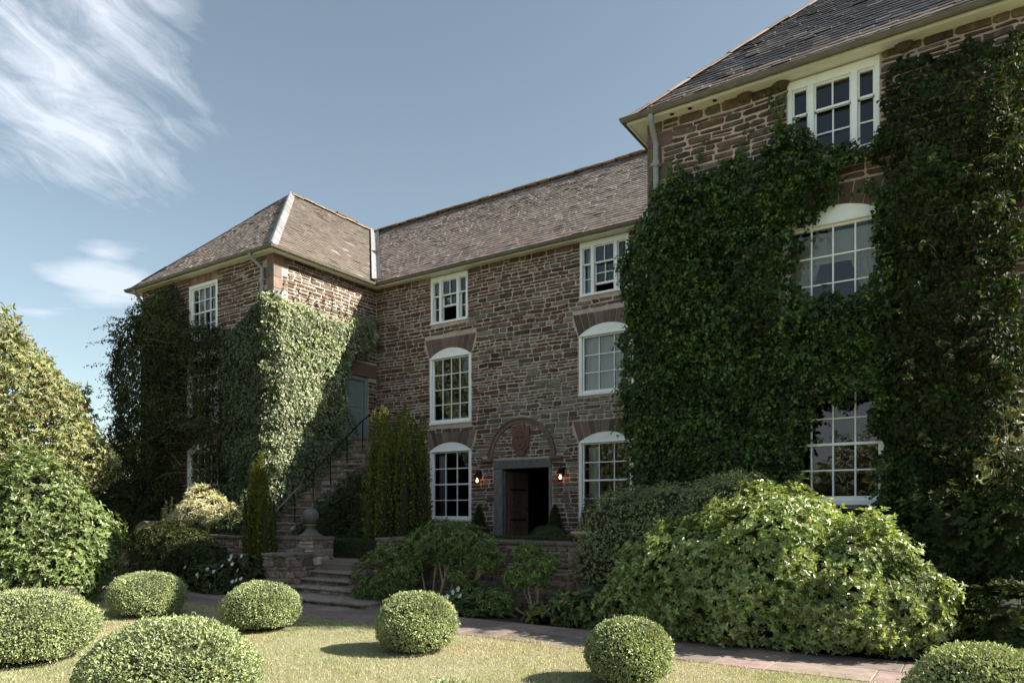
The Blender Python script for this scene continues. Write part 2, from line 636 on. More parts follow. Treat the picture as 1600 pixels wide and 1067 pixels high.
def grass():
    n = 230000
    # denser near the camera, only where the photograph looks
    x = rng.uniform(-6.5, 10.5, n)
    y = rng.uniform(-12.9, -7.56, n)
    edge = 0.06*np.sin(x*3.1) + 0.05*np.sin(x*7.7 + 1)
    k = y < -7.62 + edge
    dx, dy = x - 9.644, y + 15.2
    d = dx*(-0.5507) + dy*0.8347
    l = dx*0.8347 + dy*0.5507
    k &= (np.abs(l/np.maximum(d, 0.1)) < 0.78) & (d > 3.0)
    x, y = x[k], y[k]
    n = len(x)
    h = rng.uniform(0.012, 0.034, n) * (0.7 + 0.8*vnoise(np.c_[x*1.5, y*1.5], 5))
    h[y > -7.75] *= 1.3
    a = rng.uniform(0, 2*np.pi, n)
    w = rng.uniform(0.002, 0.0045, n)
    z = lawn_z(x, y) - 0.002
    ln = rng.normal(0, 0.5, (n, 2)) * h[:, None]
    p0 = np.c_[x - np.cos(a)*w, y - np.sin(a)*w, z]
    p1 = np.c_[x + np.cos(a)*w, y + np.sin(a)*w, z]
    p2 = np.c_[x + ln[:, 0], y + ln[:, 1], z + h]
    V = np.stack([p0, p1, p2], 1).reshape(-1, 3)
    patch = vnoise(np.c_[x*1.1, y*1.1], 8)[:, None]
    t = (1 - patch)*np.array([[0.85, 1.0, 0.75]]) + patch*np.array([[1.3, 1.12, 1.15]])
    t = t * rng.uniform(0.45, 1.4, (n, 1))
    dry = rng.random(n) < 0.25
    t[dry] *= np.array([1.3, 1.05, 1.1])
    o = raw_mesh('grass', V, np.full(n, 3), np.arange(3*n), M['grass'], t)
    tag(o, 'short dry sunlit grass blades growing over the lawn', 'grass', kind='stuff')


grass()


def fallen():
    n = 150
    x = rng.uniform(-2, 10, n)
    y = rng.uniform(-12, -6.5, n)
    a = rng.uniform(0, 2*np.pi, n)
    s = rng.uniform(0.012, 0.03, n)
    z = np.where(y < -7.6, lawn_z(x, y) + 0.022, 0.014)
    c, d = np.cos(a)*s, np.sin(a)*s
    V = np.stack([np.c_[x - c, y - d, z], np.c_[x + d*.4, y - c*.4, z + 0.006], np.c_[x + c, y + d, z], np.c_[x - d*.4, y + c*.4, z + 0.006]], 1).reshape(-1, 3)
    t = np.array([[0.30, 0.16, 0.08]])*rng.uniform(0.5, 1.6, (n, 1))
    k = rng.random(n) < 0.3
    t[k] = np.array([0.55, 0.42, 0.38])
    o = raw_mesh('fallen_leaves', V, np.full(n, 4), np.arange(4*n), M['curtain'], t*1.6)
    tag(o, 'small brown leaves and petals fallen on the lawn and path', 'leaf litter', kind='stuff')


fallen()


def slabs(name, x0, x1, y0, y1, z, mat, rows, col, lmin=0.5, lmax=1.1, gap=0.012, th=0.03, kind=True, parent=None):
    mb = MB()
    ys = np.linspace(y0, y1, rows + 1)
    for r in range(rows):
        ys[r] += 0 if r == 0 else random.uniform(-0.04, 0.04)
    for r in range(rows):
        x = x0
        while x < x1:
            l = random.uniform(lmin, lmax)
            xe = min(x + l, x1)
            k = random.uniform(0.72, 1.25)
            c = tuple(ci*k*random.uniform(0.94, 1.06) for ci in col)
            dz = random.uniform(-0.004, 0.004)
            mb.bbox(x + gap*random.uniform(.4, 1), ys[r] + gap*random.uniform(.4, 1), z - th, xe - gap*random.uniform(.3, 1), ys[r+1] - gap*random.uniform(.3, 1), z + dz, 0.006, 0, c)
            x = xe
    return mb.build(name, mat, parent)


mb = MB()
mb.poly([(-20, -7.72, -0.016), (16, -7.72, -0.016), (16, -5.2, -0.016), (-20, -5.2, -0.016)])
structure(mb.build('soil_bed', M['soil']))
mb = MB()
mb.poly([(-14, -7.68, 0.001), (14, -7.68, 0.001), (14, -6.4, 0.001), (-14, -6.4, 0.001)], 0, (0.2, 0.17, 0.15))
structure(mb.build('path_bed', M['flag']))
structure(slabs('path', -14, 14, -7.66, -6.42, 0.008, M['flag'], 2, (0.19, 0.152, 0.136), gap=0.006))
mb = MB()
mb.box(-11.2, -5.2, -0.02, 12, 0.3, 0.655)
structure(mb.build('terrace', M['gravel']))

# ------------------------------------------------------------------ masonry


def masonry(mb, O, e1, nrm, L, z0, z1, cuts, colf, hr=(0.065, 0.135), lr=(0.14, 0.46), gap=0.0105, proud=(0.010, 0.026), mat=0, seed=1, wav=0.03, quoin=None):
    """cuts(za, zb) -> list of (x0, x1) without stones"""
    rd = random.Random(seed)
    X = []
    Z = []
    D = []
    F = []
    cols = []
    z = z0
    while z < z1 - 0.02:
        h = rd.uniform(*hr)
        if z1 - z - h < 0.06:
            h = z1 - z
        blocked = sorted(cuts(z, z + h))
        free = []
        x = 0.0
        for a, b in blocked:
            if a > x:
                free.append((x, min(a, L)))
            x = max(x, b)
        if x < L:
            free.append((x, L))
        for a, b in free:
            if b - a < 0.05:
                continue
            xs = [a + (0 if a == 0 or True else 0)]
            while xs[-1] < b - 0.001:
                l = rd.uniform(*lr) * (0.75 if h < 0.09 else 1.05)
                nx_ = xs[-1] + l
                if b - nx_ < 0.12:
                    nx_ = b
                xs.append(nx_)
            for i in range(len(xs) - 1):
                sub = [(z, z + h)]
                if h > 0.105 and rd.random() < 0.14:
                    zm = z + h*rd.uniform(0.4, 0.6)
                    sub = [(z, zm), (zm, z + h)]
                for (za, zb) in sub:
                    g1 = gap*rd.uniform(0.5, 1.5)
                    g2 = gap*rd.uniform(0.5, 1.5)
                    g3 = gap*rd.uniform(0.5, 1.4)
                    g4 = gap*rd.uniform(0.5, 1.4)
                    xa, xb, ya, yb = xs[i] + g1, xs[i+1] - g2, za + g3, zb - g4
                    w_, h_ = xb - xa, yb - ya
                    if w_ < 0.03 or h_ < 0.02:
                        continue
                    cx = min(0.035, w_*0.22)
                    cz = min(0.03, h_*0.3)
                    out = []
                    for (px, pz, sx, sz) in ((xa, ya, 1, 1), (xb, ya, -1, 1), (xb, yb, -1, -1), (xa, yb, 1, -1)):
                        k = rd.uniform(0.1, 1.25)
                        k2 = rd.uniform(0.1, 1.4)
                        p1 = (px, pz + sz*cz*k)
                        p2 = (px + sx*cx*k2, pz)
                        out += [p1, p2] if (sx*sz > 0) else [p2, p1]
                    # mid points on long edges
                    jit = 0.010
                    out = [(u + rd.uniform(-jit, jit), v + rd.uniform(-jit, jit)) for u, v in out]
                    n = len(out)
                    d = rd.uniform(*proud)
                    b0 = len(X)
                    cxm = (xa + xb)/2
                    czm = (ya + yb)/2
                    ins = 0.010
                    tilt = rd.uniform(-0.006, 0.006)
                    for (u, v) in out:
                        X.append(u)
                        Z.append(v)
                        D.append(-0.004)
                    for (u, v) in out:
                        uu = u + math.copysign(min(ins, abs(u - cxm)*0.5), cxm - u)
                        vv = v + math.copysign(min(ins, abs(v - czm)*0.5), czm - v)
                        X.append(uu)
                        Z.append(vv)
                        D.append(d + tilt*(1 if v > czm else -1))
                    for j in range(n):
                        F.append([b0 + j, b0 + (j+1) % n, b0 + n + (j+1) % n, b0 + n + j])
                    F.append([b0 + n + j for j in range(n)])
                    c = colf(cxm, czm, rd)
                    cols += [c]*(n + 1)
        z += h
    if not X:
        return
    X = np.array(X)
    Z = np.array(Z)
    D = np.array(D)
    p = np.c_[X, Z]
    env = np.clip((Z - z0)/0.15, 0, 1)*np.clip((z1 - Z)/0.15, 0, 1)*np.clip(X/0.2, 0.2, 1)*np.clip((L - X)/0.2, 0.2, 1)
    Zw = Z + env*(wav*2*(vnoise(p*np.array([0.7, 0.5]), seed + 3) - 0.5) + 0.022*(vnoise(p*np.array([3.0, 2.0]), seed + 4) - 0.5))
    Xw = X + env*0.03*(vnoise(p*np.array([1.5, 4.0]), seed + 5) - 0.5)
    O = np.array(O)
    e1 = np.array(e1)
    nrm = np.array(nrm)
    P = O[None] + Xw[:, None]*e1 + D[:, None]*nrm
    P[:, 2] += Zw
    b = len(mb.v)
    mb.v.extend(map(tuple, P))
    for f, c in zip(F, cols):
        mb.f.append([b + i for i in f])
        mb.m.append(mat)
        mb.c.append(c)


def arch_z(x, xc, hw, zs, zc):
    """segmental arch height at x"""
    rise = zc - zs
    if rise < 1e-3:
        return zs
    Rr = (hw*hw + rise*rise)/(2*rise)
    return zc - Rr + math.sqrt(max(Rr*Rr - (x - xc)**2, 0))


class Opening:
    """rectangle x0..x1, z0..zs with an optional segmental head up to zc; band: fan of voussoirs above"""

    def __init__(s, x0, x1, z0, zs, zc=None, band=0.0, top=None, spl=0.16):
        s.x0, s.x1, s.z0, s.zs, s.zc, s.band, s.spl = x0, x1, z0, zs, zc or zs, band, spl

    def cut(s, za, zb):
        r = []
        if zb > s.z0 + 0.01 and za < s.zs:
            r.append((s.x0, s.x1))
        if s.band and zb > s.zs - 0.03 and za < s.zs + s.band + (s.zc - s.zs):
            f = (0.5*(za + zb) - s.zs)/max(s.band, 0.01)
            e = s.spl*min(max(f, 0), 1)
            r.append((s.x0 - e, s.x1 + e))
        elif zb > s.zs and za < s.zc:
            r.append((s.x0, s.x1))
        return r


def wall_backing(mb, O, e1, nrm, L, z0, z1, ops, mat, rev=0.16):
    """flat mortar face with holes, plus the jambs of the openings"""
    O = Vector(O)
    e1 = Vector(e1)
    nrm = Vector(nrm)

    def P(x, z, d=0):
        v = O + e1*x + nrm*d
        return (v.x, v.y, z)
    xs = sorted({0.0, L} | {o.x0 for o in ops} | {o.x1 for o in ops})
    for a, b in zip(xs[:-1], xs[1:]):
        if b - a < 1e-6:
            continue
        hs = sorted([(o.z0, o.zc) for o in ops if o.x0 < b - 1e-6 and o.x1 > a + 1e-6])
        z = z0
        for (ha, hb) in hs:
            if ha > z:
                mb.poly([P(a, z), P(b, z), P(b, ha), P(a, ha)], mat)
            z = max(z, hb)
        if z < z1:
            mb.poly([P(a, z), P(b, z), P(b, z1), P(a, z1)], mat)
    for o in ops:
        xc, hw = (o.x0 + o.x1)/2, (o.x1 - o.x0)/2
        if o.zc > o.zs + 1e-4:
            N = 12
            for i in range(N):
                a = o.x0 + (o.x1 - o.x0)*i/N
                b = o.x0 + (o.x1 - o.x0)*(i + 1)/N
                za = arch_z(a, xc, hw, o.zs, o.zc)
                zb = arch_z(b, xc, hw, o.zs, o.zc)
                mb.poly([P(a, za), P(b, zb), P(b, o.zc), P(a, o.zc)], mat)
                mb.poly([P(a, za), P(b, zb), P(b, zb, -rev), P(a, za, -rev)], mat)
        else:
            mb.poly([P(o.x0, o.zs), P(o.x1, o.zs), P(o.x1, o.zs, -rev), P(o.x0, o.zs, -rev)], mat)
        for x in (o.x0, o.x1):
            mb.poly([P(x, o.z0), P(x, o.zs), P(x, o.zs, -rev), P(x, o.z0, -rev)], mat)
        mb.poly([P(o.x0, o.z0), P(o.x1, o.z0), P(o.x1, o.z0, -rev), P(o.x0, o.z0, -rev)], mat)


def voussoirs(o, O, e1, nrm, col, parent, n=9, name='window_arch'):
    """fan of dressed stones over an arched opening"""
    mb = MB()
    O = Vector(O)
    e1 = Vector(e1)
    nrm = Vector(nrm)
    xc, hw = (o.x0 + o.x1)/2, (o.x1 - o.x0)/2
    zt = o.zc + o.band
    g_ = 0.008

    def P(x, z, d):
        v = O + e1*x + nrm*d
        return Vector((v.x, v.y, z))
    for i in range(n):
        a = o.x0 + 2*hw*i/n + g_
        b = o.x0 + 2*hw*(i + 1)/n - g_
        ta = (a - xc)/hw
        tb = (b - xc)/hw
        A = xc + ta*(hw + o.spl)
        B = xc + tb*(hw + o.spl)
        za = arch_z(a, xc, hw, o.zs, o.zc) + 0.006
        zb = arch_z(b, xc, hw, o.zs, o.zc) + 0.006
        zA = zB = zt
        if o.zc - o.zs < 0.01:
            zA = zB = zt
        k = random.uniform(0.65, 1.45)
        c = tuple(ci*k*random.uniform(0.95, 1.05) for ci in col)
        d = random.uniform(0.010, 0.016)
        mb.prism([P(a, za, -0.01), P(b, zb, -0.01), P(B, zB, -0.01), P(A, zA, -0.01)], nrm*(d + 0.01), 0, c)
    return mb.build(name, M['dressed'], parent)


# ------------------------------------------------------------------ the house
house = thing('manor_house', 'brown rubble stone manor house with two projecting wings and slate roofs', 'house', (0, 0, 0.6))
XL0, XL1 = -11.03, -5.11       # left wing
XR0, XR1 = 4.95, 10.14         # right wing
YL, YR = -3.60, -3.94          # fronts of the wings
ZW = 8.10                      # wall head
EAVE = 8.14
OH = 0.27                      # eaves overhang
REAR = 6.0
REDST = (0.185, 0.115, 0.092)


def stone_col(warm):
    def f(x, z, rd):
        r = rd.random()
        if r < 0.62:
            b = np.array([0.215, 0.132, 0.100])
        elif r < 0.80:
            b = np.array([0.165, 0.125, 0.105])
        elif r < 0.92:
            b = np.array([0.225, 0.190, 0.158])
        else:
            b = np.array([0.24, 0.155, 0.105])
        gz = warm(x, z)
        if rd.random() < gz:
            b = np.array([0.30, 0.285, 0.245])*rd.uniform(0.9, 1.25)
        return tuple(b*rd.uniform(0.30, 0.76))
    return f


def grey_patch(x, z):
    # pale lichened zone right of the middle window column (facade x measured from the left corner)
    a = math.exp(-(((x - 6.1)/1.9)**2 + ((z - 4.6)/1.7)**2))
    b = math.exp(-(((x - 7.9)/1.6)**2 + ((z - 3.9)/0.6)**2))
    return min(0.85, 0.75*a + 0.6*b + 0.10)


DARK = (0.115, 0.080, 0.066)

# --- centre wall
FX0 = XL1


def rel(x):
    return x - FX0


cw = MB()
O = (FX0, 0, 0)
ops_c = [
    Opening(rel(-3.06), rel(-1.79), 6.76, ZW + 0.02),
    Opening(rel(1.56), rel(2.83), 6.76, ZW + 0.02),
    Opening(rel(-3.10), rel(-1.67), 4.02, 5.84, 6.08, 0.28),
    Opening(rel(1.53), rel(2.96), 4.40, 5.84, 6.08, 0.28),
    Opening(rel(-3.10), rel(-1.67), 1.40, 3.30, 3.53, 0.28),
    Opening(rel(1.53), rel(2.96), 1.40, 3.30, 3.53, 0.28),
    Opening(rel(-0.96), rel(0.80), 0.655, 2.97),
]
DCX, DCZ = -0.095, 3.02        # centre of the door hood
HIN, HOUT = 0.865, 1.01


def hood_cut(za, zb):
    zm = (za + zb)/2
    r = []
    if zb > DCZ and zm < DCZ + HOUT:
        h = max(zm - DCZ, 0)
        wo = math.sqrt(max(HOUT**2 - h*h, 0))
        wi = math.sqrt(max(HIN**2 - h*h, 0))
        if wi > 0.02:
            r += [(rel(DCX) - wo, rel(DCX) - wi), (rel(DCX) + wi, rel(DCX) + wo)]
        else:
            r += [(rel(DCX) - wo, rel(DCX) + wo)]
    if 2.95 < zm < 3.12:
        r += [(rel(DCX) - HOUT - 0.2, rel(DCX) - HIN), (rel(DCX) + HIN, rel(DCX) + HOUT + 0.2)]
    return r


def cuts_c(za, zb):
    r = []
    for o in ops_c:
        r += o.cut(za, zb)
    return r + hood_cut(za, zb)


wall_backing(cw, O, (1, 0, 0), (0, -1, 0), XR0 - FX0, 0.6, ZW, ops_c, 1)
masonry(cw, O, (1, 0, 0), (0, -1, 0), XR0 - FX0, 0.62, ZW, cuts_c, stone_col(grey_patch), seed=5, mat=0)
cw.build('wall', [M['stone'], M['mortar']], house)
for o in ops_c[2:6]:
    voussoirs(o, O, (1, 0, 0), (0, -1, 0), (0.130, 0.098, 0.084), house)


def quoins(mb, x, y, sx, sy, z0, z1, seed, col=(0.15, 0.112, 0.096)):
    """alternating dressed corner stones: x,y the corner, sx,sy directions into the two walls"""
    rd = random.Random(seed)
    z = z0
    k = 0
    while z < z1 - 0.05:
        h = min(rd.uniform(0.24, 0.36), z1 - z)
        la, lb = (0.42, 0.24) if k % 2 else (0.24, 0.42)
        c = tuple(ci*rd.uniform(0.75, 1.15) for ci in col)
        d = 0.014
        mb.bbox(min(x - sx*d, x + sx*la), min(y - sy*d, y + sy*lb), z + 0.006,
                max(x - sx*d, x + sx*la), max(y - sy*d, y + sy*lb), z + h - 0.006, 0.006, 2, c)
        z += h
        k += 1


def zone(x0, x1):
    return lambda za, zb: [(x0, x1)]


def plain(x, z):
    return 0.07


# --- right wing walls
rw = MB()
ops_r = [Opening(7.17 - XR0, 8.42 - XR0, 6.78, ZW + 0.02),
         Opening(7.08 - XR0, 8.52 - XR0, 4.02, 5.84, 6.08, 0.28),
         Opening(7.08 - XR0, 8.52 - XR0, 1.72, 3.42, 3.62, 0.28)]


def cuts_r(za, zb):
    r = [(0, 0.42 if int(za*3.3) % 2 else 0.26)]
    for o in ops_r:
        r += o.cut(za, zb)
    return r


wall_backing(rw, (XR0, YR, 0), (1, 0, 0), (0, -1, 0), XR1 - XR0, 0.0, ZW, ops_r, 1)
masonry(rw, (XR0, YR, 0), (1, 0, 0), (0, -1, 0), XR1 - XR0, 0.5, ZW, cuts_r, stone_col(plain), hr=(0.065, 0.135), lr=(0.16, 0.5), seed=9)
quoins(rw, XR0, YR, 1, 1, 0.62, ZW, 3)
rw.box(XR0 + 0.001, YR + 0.3, 0.6, XR0 + 0.2, -0.001, ZW, 1)
rw.poly([(XR0, YR, 0.6), (XR0, 0, 0.6), (XR0, 0, ZW), (XR0, YR, ZW)], 1)
rw.poly([(XR1, YR, 0.0), (XR1, REAR, 0.0), (XR1, REAR, ZW), (XR1, YR, ZW)], 1)
masonry(rw, (XR0, YR, 0), (0, 1, 0), (-1, 0, 0), -YR, 0.62, ZW, lambda a, b: [(0, 0.33)], stone_col(plain), seed=21)
rw.build('wall', [M['stone'], M['mortar'], M['dressed']], house)
for o in ops_r[1:]:
    voussoirs(o, (XR0, YR, 0), (1, 0, 0), (0, -1, 0), DARK, house)

# --- left wing walls
lw = MB()
ops_l = [Opening(-8.70 - XL0, -7.41 - XL0, 6.30, 7.86, None, 0.22, spl=0.0),
         Opening(-8.79 - XL0, -7.35 - XL0, 4.02, 5.84, 6.08, 0.28),
         Opening(-8.79 - XL0, -7.35 - XL0, 1.40, 3.30, 3.53, 0.28)]


def cuts_l(za, zb):
    r = [(5.92 - (0.42 if int(za*3.3) % 2 else 0.26), 6.0)]
    for o in ops_l:
        r += o.cut(za, zb)
    return r


wall_backing(lw, (XL0, YL, 0), (1, 0, 0), (0, -1, 0), XL1 - XL0, 0.0, ZW, ops_l, 1)
masonry(lw, (XL0, YL, 0), (1, 0, 0), (0, -1, 0), XL1 - XL0, 0.6, ZW, cuts_l, stone_col(plain), hr=(0.065, 0.135), lr=(0.16, 0.5), seed=31)
quoins(lw, XL1, YL, -1, 1, 0.62, ZW, 5, (0.19, 0.160, 0.142))
ops_i = [Opening(2.36, 3.27, 3.72, 5.50, None)]   # green door, measured from the front corner


def cuts_i(za, zb):
    r = [(0, 0.42 if int(za*3.3) % 2 else 0.26)]
    for o in ops_i:
        r += o.cut(za, zb)
    if zb > 5.5 and za < 5.9:
        r.append((2.22, 3.6))
    return r


wall_backing(lw, (XL1, YL, 0), (0, 1, 0), (1, 0, 0), -YL, 0.6, ZW, ops_i, 1)
masonry(lw, (XL1, YL, 0), (0, 1, 0), (1, 0, 0), -YL, 0.62, ZW, cuts_i, stone_col(plain), hr=(0.065, 0.13), lr=(0.16, 0.48), seed=41)
lw.poly([(XL0, YL, 0.0), (XL0, REAR, 0.0), (XL0, REAR, ZW), (XL0, YL, ZW)], 1)
lw.build('wall', [M['stone'], M['mortar'], M['dressed']], house)
voussoirs(ops_l[0], (XL0, YL, 0), (1, 0, 0), (0, -1, 0), (0.24, 0.15, 0.115), house, 11)
for o in ops_l[1:]:
    voussoirs(o, (XL0, YL, 0), (1, 0, 0), (0, -1, 0), (0.30, 0.23, 0.17), house)
# brown stone lintel over the green door
mb = MB()
mb.bbox(XL1 - 0.01, YL + 2.22, 5.50, XL1 + 0.03, YL + 3.6, 5.88, 0.01, 0, (0.17, 0.105, 0.08))
mb.build('door_lintel', M['dressed'], house)
# rear wall
mb = MB()
mb.poly([(XL0, REAR, 0), (XR1, REAR, 0), (XR1, REAR, ZW), (XL0, REAR, ZW)])
mb.build('wall', M['mortar'], house)

# --- roofs
EX0, EX1 = XL0 - OH, XL1 + OH      # left wing eaves
FX_0, FX_1 = XR0 - OH, XR1 + OH    # right wing eaves
FYL, FYR, FYC = YL - OH, YR - OH, -OH
ERR = REAR + OH
PIT = 1.0


def rz(d):
    return EAVE + PIT*d


hl = (EX1 - EX0)/2
hr_ = (FX_1 - FX_0)/2
cxl, cxr = (EX0 + EX1)/2, (FX_0 + FX_1)/2
RIDGE = hl
yrid = FYC + RIDGE
AL = (cxl, FYL + hl)
AR = (cxr, FYR + hr_)


def slate_plane(mb, poly2, up, seed, colf, gauge=0.150, wid=0.23, th=0.010, lift=0.013):
    """poly2: plan polygon (x,y,dist-from-eave) lists; rows of slates laid on the slope clipped to the polygon.
    up: plan unit vector up the slope"""
    rd = random.Random(seed)
    up = Vector((up[0], up[1]))
    ea = Vector((-up.y, up.x))
    P0 = Vector(poly2[0])
    pts = [((Vector(p) - P0).dot(ea), (Vector(p) - P0).dot(up)) for p in poly2]
    smin = min(p[0] for p in pts)
    smax = max(p[0] for p in pts)
    tmax = max(p[1] for p in pts)
    area = 0
    for i in range(len(pts)):
        a, b = pts[i], pts[(i+1) % len(pts)]
        area += a[0]*b[1] - b[0]*a[1]
    if area < 0:
        pts = pts[::-1]
    k = math.sqrt(1 + PIT*PIT)
    nrm = Vector((-up.x*PIT/k, -up.y*PIT/k, 1/k))

    def W(s, t, n):
        q = P0 + ea*s + up*t
        return Vector((q.x, q.y, EAVE + PIT*t)) + nrm*n

    def clip(poly):
        out = poly
        for i in range(len(pts)):
            a, b = pts[i], pts[(i+1) % len(pts)]
            ex, ey = b[0] - a[0], b[1] - a[1]

            def side(p):
                return ex*(p[1] - a[1]) - ey*(p[0] - a[0])
            new = []
            for j in range(len(out)):
                p, q = out[j], out[(j+1) % len(out)]
                sp, sq = side(p), side(q)
                if sp >= 0:
                    new.append(p)
                if (sp >= 0) != (sq >= 0):
                    r = sp/(sp - sq)
                    new.append((p[0] + (q[0]-p[0])*r, p[1] + (q[1]-p[1])*r))
            out = new
            if len(out) < 3:
                return []
        return out
    mb.poly([W(s, t, -0.02) for s, t in pts], 0, (0.05, 0.05, 0.05))
    gp = gauge/k
    t = -0.02
    row = 0
    while t < tmax:
        g2 = gp*(1.0 - 0.25*t/max(tmax, 1))
        s = smin - wid*(0.5 if row % 2 else 0) - rd.uniform(0, 0.08)
        while s < smax:
            w = wid*rd.uniform(0.75, 1.25)*(1.0 - 0.2*t/max(tmax, 1))
            dt = rd.uniform(-0.008, 0.008)
            q = clip([(s + 0.0012, t + dt), (s + w - 0.0012, t + dt), (s + w - 0.0012, t + g2*1.12), (s + 0.0012, t + g2*1.12)])
            if len(q) >= 3:
                l0 = lift + rd.uniform(-0.002, 0.003) + (0.010 if rd.random() < 0.05 else 0)
                l1 = 0.002
                tw = rd.uniform(-0.007, 0.004)
                c = colf(s, t, tmax, rd)
                top = []
                bot = []
                for (a, b) in q:
                    f = (b - t)/(g2*1.12)
                    h = l0*(1 - f) + l1*f + tw*((a - s)/w - 0.5)
                    top.append(W(a, b, h))
                    bot.append(W(a, b, h - th))
                n = len(q)
                F = [list(range(n))] + [[j, (j+1) % n, n + (j+1) % n, n + j] for j in range(n)]
                mb.add(top + bot, F, 0, c)
            s += w
        t += g2
        row += 1


def warm_slate(s, t, tm, rd):
    b = np.array([0.190, 0.153, 0.130])
    if rd.random() < 0.15:
        b = np.array([0.205, 0.185, 0.17])
    if rd.random() < 0.07:
        b = np.array([0.13, 0.12, 0.12])
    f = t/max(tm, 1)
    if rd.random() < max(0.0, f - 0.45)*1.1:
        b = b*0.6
    return tuple(b*rd.uniform(0.88, 1.10))


def tan_slate(s, t, tm, rd):
    b = np.array([0.108, 0.090, 0.073])
    if rd.random() < 0.02:
        b = np.array([0.2, 0.19, 0.18])
    return tuple(b*rd.uniform(0.85, 1.13))


def dark_slate(s, t, tm, rd):
    b = np.array([0.022, 0.024, 0.030])
    if rd.random() < 0.12:
        b = np.array([0.085, 0.08, 0.08])
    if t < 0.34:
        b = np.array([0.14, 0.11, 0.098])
    return tuple(b*rd.uniform(0.65, 1.3))


zR = rz(RIDGE)
r = MB()
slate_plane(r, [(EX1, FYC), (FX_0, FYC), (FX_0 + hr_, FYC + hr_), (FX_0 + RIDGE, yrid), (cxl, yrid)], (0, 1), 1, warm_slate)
slate_plane(r, [(cxl, yrid), (FX_0 + RIDGE, yrid), (FX_0 + RIDGE, yrid + 0.01)], (0, 1), 1, warm_slate) if False else None
# rear slope (never seen from the garden)
r.poly([(EX0, ERR, EAVE), (FX_1, ERR, EAVE), (cxr, yrid, rz(hr_)), (cxl, yrid, zR)], 0, (0.2, 0.17, 0.15))
r.build('roof', M['slate'], house)
r = MB()
slate_plane(r, [(EX0, FYL), (EX1, FYL), AL], (0, 1), 2, warm_slate)
slate_plane(r, [(EX1, FYL), (EX1, FYC), (cxl, yrid), AL], (-1, 0), 3, tan_slate, gauge=0.125)
r.poly([(EX0, FYL, EAVE), (EX0, ERR, EAVE), (cxl, yrid, zR), (cxl, AL[1], zR)], 0, (0.2, 0.17, 0.15))
lroof = r.build('roof', M['slate'], house)
r = MB()
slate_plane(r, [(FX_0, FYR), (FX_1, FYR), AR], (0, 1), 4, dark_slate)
zrr = rz(hr_)
r.poly([(FX_0, FYR, EAVE), (FX_0, FYC, EAVE), (cxr, FYC + hr_, zrr), (cxr, AR[1], zrr)], 0, (0.16, 0.14, 0.13))
r.poly([(FX_1, FYR, EAVE), (FX_1, ERR, EAVE), (cxr, yrid, zrr), (cxr, AR[1], zrr)], 0, (0.16, 0.14, 0.13))
r.poly([(cxr, FYC + hr_, zrr), (cxr, yrid + 0.5, zrr), (FX_0 + RIDGE, yrid, zR - 0.1)], 0, (0.16, 0.14, 0.13))
rroof = r.build('roof', M['darkslate'], house)
bpy.context.view_layer.update()


def ridge_tiles(a, b, name, parent, rad=0.11, mat=None, col=(0.22, 0.16, 0.12), ln=0.42, drop=0.02):
    mb = MB()
    a = Vector(a)
    b = Vector(b)
    n = max(1, int((b - a).length/ln))
    d = (b - a).normalized()
    side = d.cross(Vector((0, 0, 1))).normalized()
    upv = side.cross(d)
    for i in range(n):
        p0 = a + (b - a)*(i/n)
        p1 = a + (b - a)*((i + 1)/n) - d*0.008
        j = random.uniform(-0.012, 0.018)
        k = random.uniform(0.7, 1.25)
        pts = []
        m = 8
        for p in (p0, p1):
            for q_ in range(m + 1):
                th = math.pi*q_/m
                pts.append(p + side*math.cos(th)*rad*1.15 + upv*(math.sin(th)*rad*0.8 - drop + j))
        F = [[q_, q_ + 1, m + 2 + q_, m + 1 + q_] for q_ in range(m)] + [list(range(m + 1)), list(range(m + 1, 2*m + 2))]
        mb.add(pts, F, 0, tuple(ci*k for ci in col))
    return mb.build(name, mat or M['ridge'], parent)


ridge_tiles((cxl - 0.1, yrid, zR + 0.01), (FX_0 + RIDGE, yrid, zR + 0.01), 'ridge', house)
ridge_tiles((cxl, AL[1], zR), (cxl, yrid - 0.1, zR), 'ridge', lroof, 0.09)
# lead rolls on the hips and in the valley


def lead_strip(a, b, w, name, parent, lift=0.03, vee=0.0, kb=0.04):
    mb = MB()
    a = Vector(a)
    b = Vector(b)
    d = (b - a).normalized()
    side = d.cross(Vector((0, 0, 1))).normalized()
    upv = side.cross(d)
    n = 10 if vee >= 0 else 2
    for i in range(n):
        p0 = a + (b - a)*(i/n)
        p1 = a + (b - a)*((i + 1.0 + 0.03*(n > 2))/n)
        k = random.uniform(0.85, 1.15)
        prof = [(-w, -vee - 0.01), (-w*0.25, 0.0), (-w*0.12, kb), (w*0.12, kb), (w*0.25, 0.0), (w, -vee - 0.01)] if vee >= 0 else [(-w, -vee), (-w*0.5, -vee*0.5), (-0.012, 0.004), (0.012, 0.004), (w*0.5, -vee*0.5), (w, -vee)]
        pts = []
        for p, li in ((p0, lift + 0.008), (p1, lift)):
            for (u, v) in prof:
                pts.append(p + side*u + upv*(v + li))
        m = len(prof)
        F = [[j, j + 1, m + j + 1, m + j] for j in range(m - 1)] + [list(range(m))]
        mb.add(pts, F, 0, (k, k, k))
    return mb.build(name, M['lead'], parent)


def e3(x, y, z):
    return (x, y, z)


